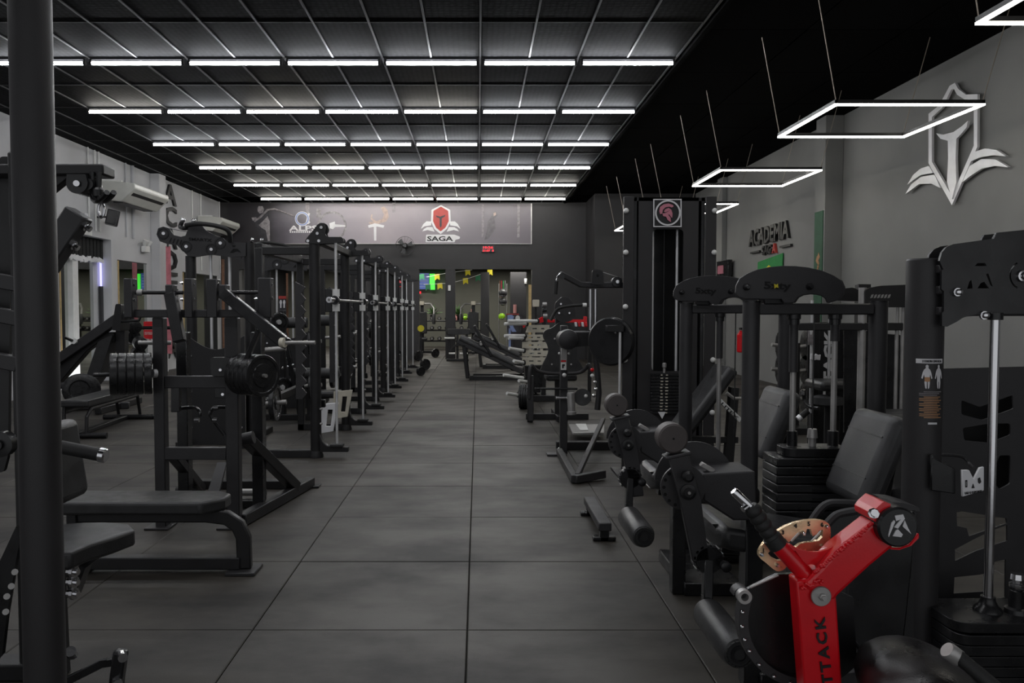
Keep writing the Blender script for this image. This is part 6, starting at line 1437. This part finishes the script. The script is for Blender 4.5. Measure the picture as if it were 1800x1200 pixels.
for l in ([(1244,220),(1292,213),(1302,238),(1262,296),(1240,288),(1280,240),(1252,252)],[(1224,262),(1240,246),(1246,256),(1208,346),(1206,334)],[(1302,248),(1320,290),(1340,328),(1306,298),(1290,284)],[(1232,340),(1250,306),(1262,300),(1290,330),(1282,346)]):
    obj('disc_logo', MB().plate(ZR(l), D-.033, .003), M['print_w'], dsk)
obj('red_clamp', MB().plate(ZR(rnd([(1108,212),(1130,180),(1178,138),(1222,152),(1215,170),(1165,208),(1130,258),(1112,245)],6)), D-.015, .09), M['red'], t, .01, 2)
obj('red_band', MB().plate(ZR([(1385,322),(1388,348),(1340,398),(1270,422),(1215,418),(1215,408),(1268,412),(1330,390)]), D-.0, .07), M['red'], t, .003)
obj('clamp_bolt', MB().lathe(q(1116,208,-.02), V((-.004,-.016,.006)), [(.013,0),(.013,.4),(.009,.5),(.009,1)], 8), M['chrome'], t)
# brass range plate with numbers
bo = [(p.x,p.y) for p in spline([V((x,y,0)) for x,y in ((445,445),(455,412),(490,365),(540,322),(600,285),(660,262),(720,248),(790,245),(845,258),(866,295),(864,360),(845,398),(800,420),(740,430),(690,432),(640,470),(600,530),(560,546),(530,532),(490,498),(458,472))], 4, True)]
bi = [(500,440),(520,420),(550,385),(575,360),(600,352),(622,378),(645,350),(668,325),(688,312),(698,330),(718,338),(728,298),(750,298),(762,340),(786,330),(800,308),(822,302),(820,345),(800,365),(760,375),(720,378),(690,385),(655,410),(625,450),(600,480),(560,485),(520,465)]
bp_ = obj('range_plate', MB().plate(ZR(bo), D+.09, .012, [ZR(bi)]), M['brass'], t, label='pale brass range plate with cut numbers')
for s_, (x, y) in zip('13456', ((474,424),(588,318),(662,280),(740,268),(818,274))):
    text('plate_number', s_, q(x,y,.088), (1,0,.15 if s_ in '13' else 0), (0,0,1), .011, M['print_k'], bp_, .002, None, .02)
for x, y in ((704,320),(815,396),(843,284),(552,508),(462,446)): obj('plate_rivet', MB().lathe(q(x,y,.09), V((0,-.01,0)), [(.006,0),(.005,.6),(.003,1)], 10), M['chrome'], bp_)
for (x0,y0,x1,y1) in ((636,370,686,318),(756,372,816,310)): obj('range_pin', MB().cyl(q(x0,y0,.12), q(x1,y1,.12), .004, 8), M['dullsteel'], t)
# big cam with chromed rim
cx_, cy_, R_ = 722, 838, 392
camp = [(cx_+R_*math.cos(math.radians(a)), cy_+R_*math.sin(math.radians(a))) for a in range(40, 211, 6)]
obj('cam_plate', MB().plate(ZR(camp+[(400,640),(550,565),(690,560),(1000,700)]), D+.12, .012), M['gloss'], t)
r1 = [(cx_+R_*math.cos(math.radians(a)), cy_+R_*math.sin(math.radians(a))) for a in range(60, 209, 5)]
r2 = [(cx_+(R_-56)*math.cos(math.radians(a)), cy_+(R_-56)*math.sin(math.radians(a))) for a in range(205, 59, -5)]
obj('cam_rim', MB().plate(ZR(r1+circ(350,690,50,10,180,330)+r2), D+.1, .035), M['rim'] if 'rim' in M else M['black2'], t, .003)
for a in (86, 104, 120, 137, 152, 163, 175, 188): 
    obj('rim_bolt', MB().sph(q(cx_+(R_-18)*math.cos(math.radians(a)), cy_+(R_-18)*math.sin(math.radians(a)), .095), .0055, 10), M['chrome'], t)
obj('cam_hook', MB().ring(q(350,682,.1), (0,-.02,0), 44/3.333*D/1396, 24/3.333*D/1396, 24), M['dullsteel'], t)
obj('cam_cable', MB().cyl(q(395,640,.1), q(560,568,.1), .0035, 8), M['dullsteel'], t)
# housing behind the lever, lower links
obj('housing_plate', MB().plate([(1490,1010),(1560,960),(1600,900),(1612,900),(1604,1000),(1590,1130),(1500,1180),(1482,1130)], D+.42, .06), M['gloss'], t, .006)
obj('side_cover', MB().plate(rnd([(1470,1060),(1585,930),(1606,930),(1606,1200),(1470,1200)],8), D+.6, .02), M['black'], t)
obj('curved_link', MB().tube(spline([q(900,870,.2), q(960,910,.2), q(1020,980,.2), q(1062,1050,.2), q(1075,1100,.2)], 5), .006, 8), M['gloss'], t)
obj('lower_joint', MB().lathe(q(1010,1050,.25), V((0,-.03,0)), [(.022,0),(.022,.6),(.012,.7),(.012,1)], 18), M['gloss'], t)
obj('lower_rail', MB().bar(q(905,1165,.25), q(1100,1150,.25), .03, .03), M['black2'], t, .003)
# curved guard bars behind the lever
for d, pts in ((.45,[(745,270),(800,190),(850,150),(920,145),(1020,150),(1090,150),(1180,146)]),(.3,[(850,265),(900,218),(960,200),(1040,190),(1110,185)])):
    obj('guard_bar', MB().tube(spline([q(x,y,d) for x,y in pts], 5), .012, 8), M['black2'], t)
obj('guard_panel', MB().plate(ZR([(850,260),(905,215),(965,200),(1105,190),(1090,270),(940,390),(860,380),(866,310)]), D+.34, .01), M['gloss'], t)
obj('guard_cap', MB().plate(ZR(rnd([(1210,140),(1290,145),(1385,172),(1390,195),(1330,190),(1250,170)],5)), D+.3, .1), M['black2'], t, .008, 2)
# seat and side handle
S = 1.75
s0 = W(1530,1150,S)
sc_ = W(1612,1196,S+.12); mb = MB().sph((0,0,0), 1, 32)
def sq_(v, e): return math.copysign(abs(v)**e, v)
mb.v = [sc_+V((.135*sq_(p.x,.8)+.03*p.y, .17*sq_(p.y,.8), .075*sq_(p.z,.75)-.09*max(0,p.x)*.3)) for p in mb.v]
o = obj('seat_cushion', mb, M['seatgloss'], t, sharp=80)
obj('side_handle', MB().cyl(W(1680,1150,S+.0), W(1800,1250,S-.1), .016, 20), M['grip'], t)
obj('handle_cap', MB().lathe(W(1664,1141,S), W(1684,1156,S)-W(1664,1141,S), [(.017,0),(.0195,.15),(.0195,1)], 22), M['dullsteel'], t)
obj('base_rail', MB().bb(pc.x-.4, pc.x+1.0, 2.86, 2.96, 0, .09).bb(pc.x-.25, pc.x-.15, 1.6, 2.9, 0, .09), M['black'], t, .006)
obj('lever_stand', MB().bb(W(1450,1200,D).x+.0, W(1450,1200,D).x+.07, D+.18, D+.26, .05, .85), M['gloss'], t, .006)
obj('seat_post', MB().bb(W(1610,1190,S).x-.04, W(1610,1190,S).x+.04, S-.02, S+.06, .0, .66), M['gloss'], t, .006)
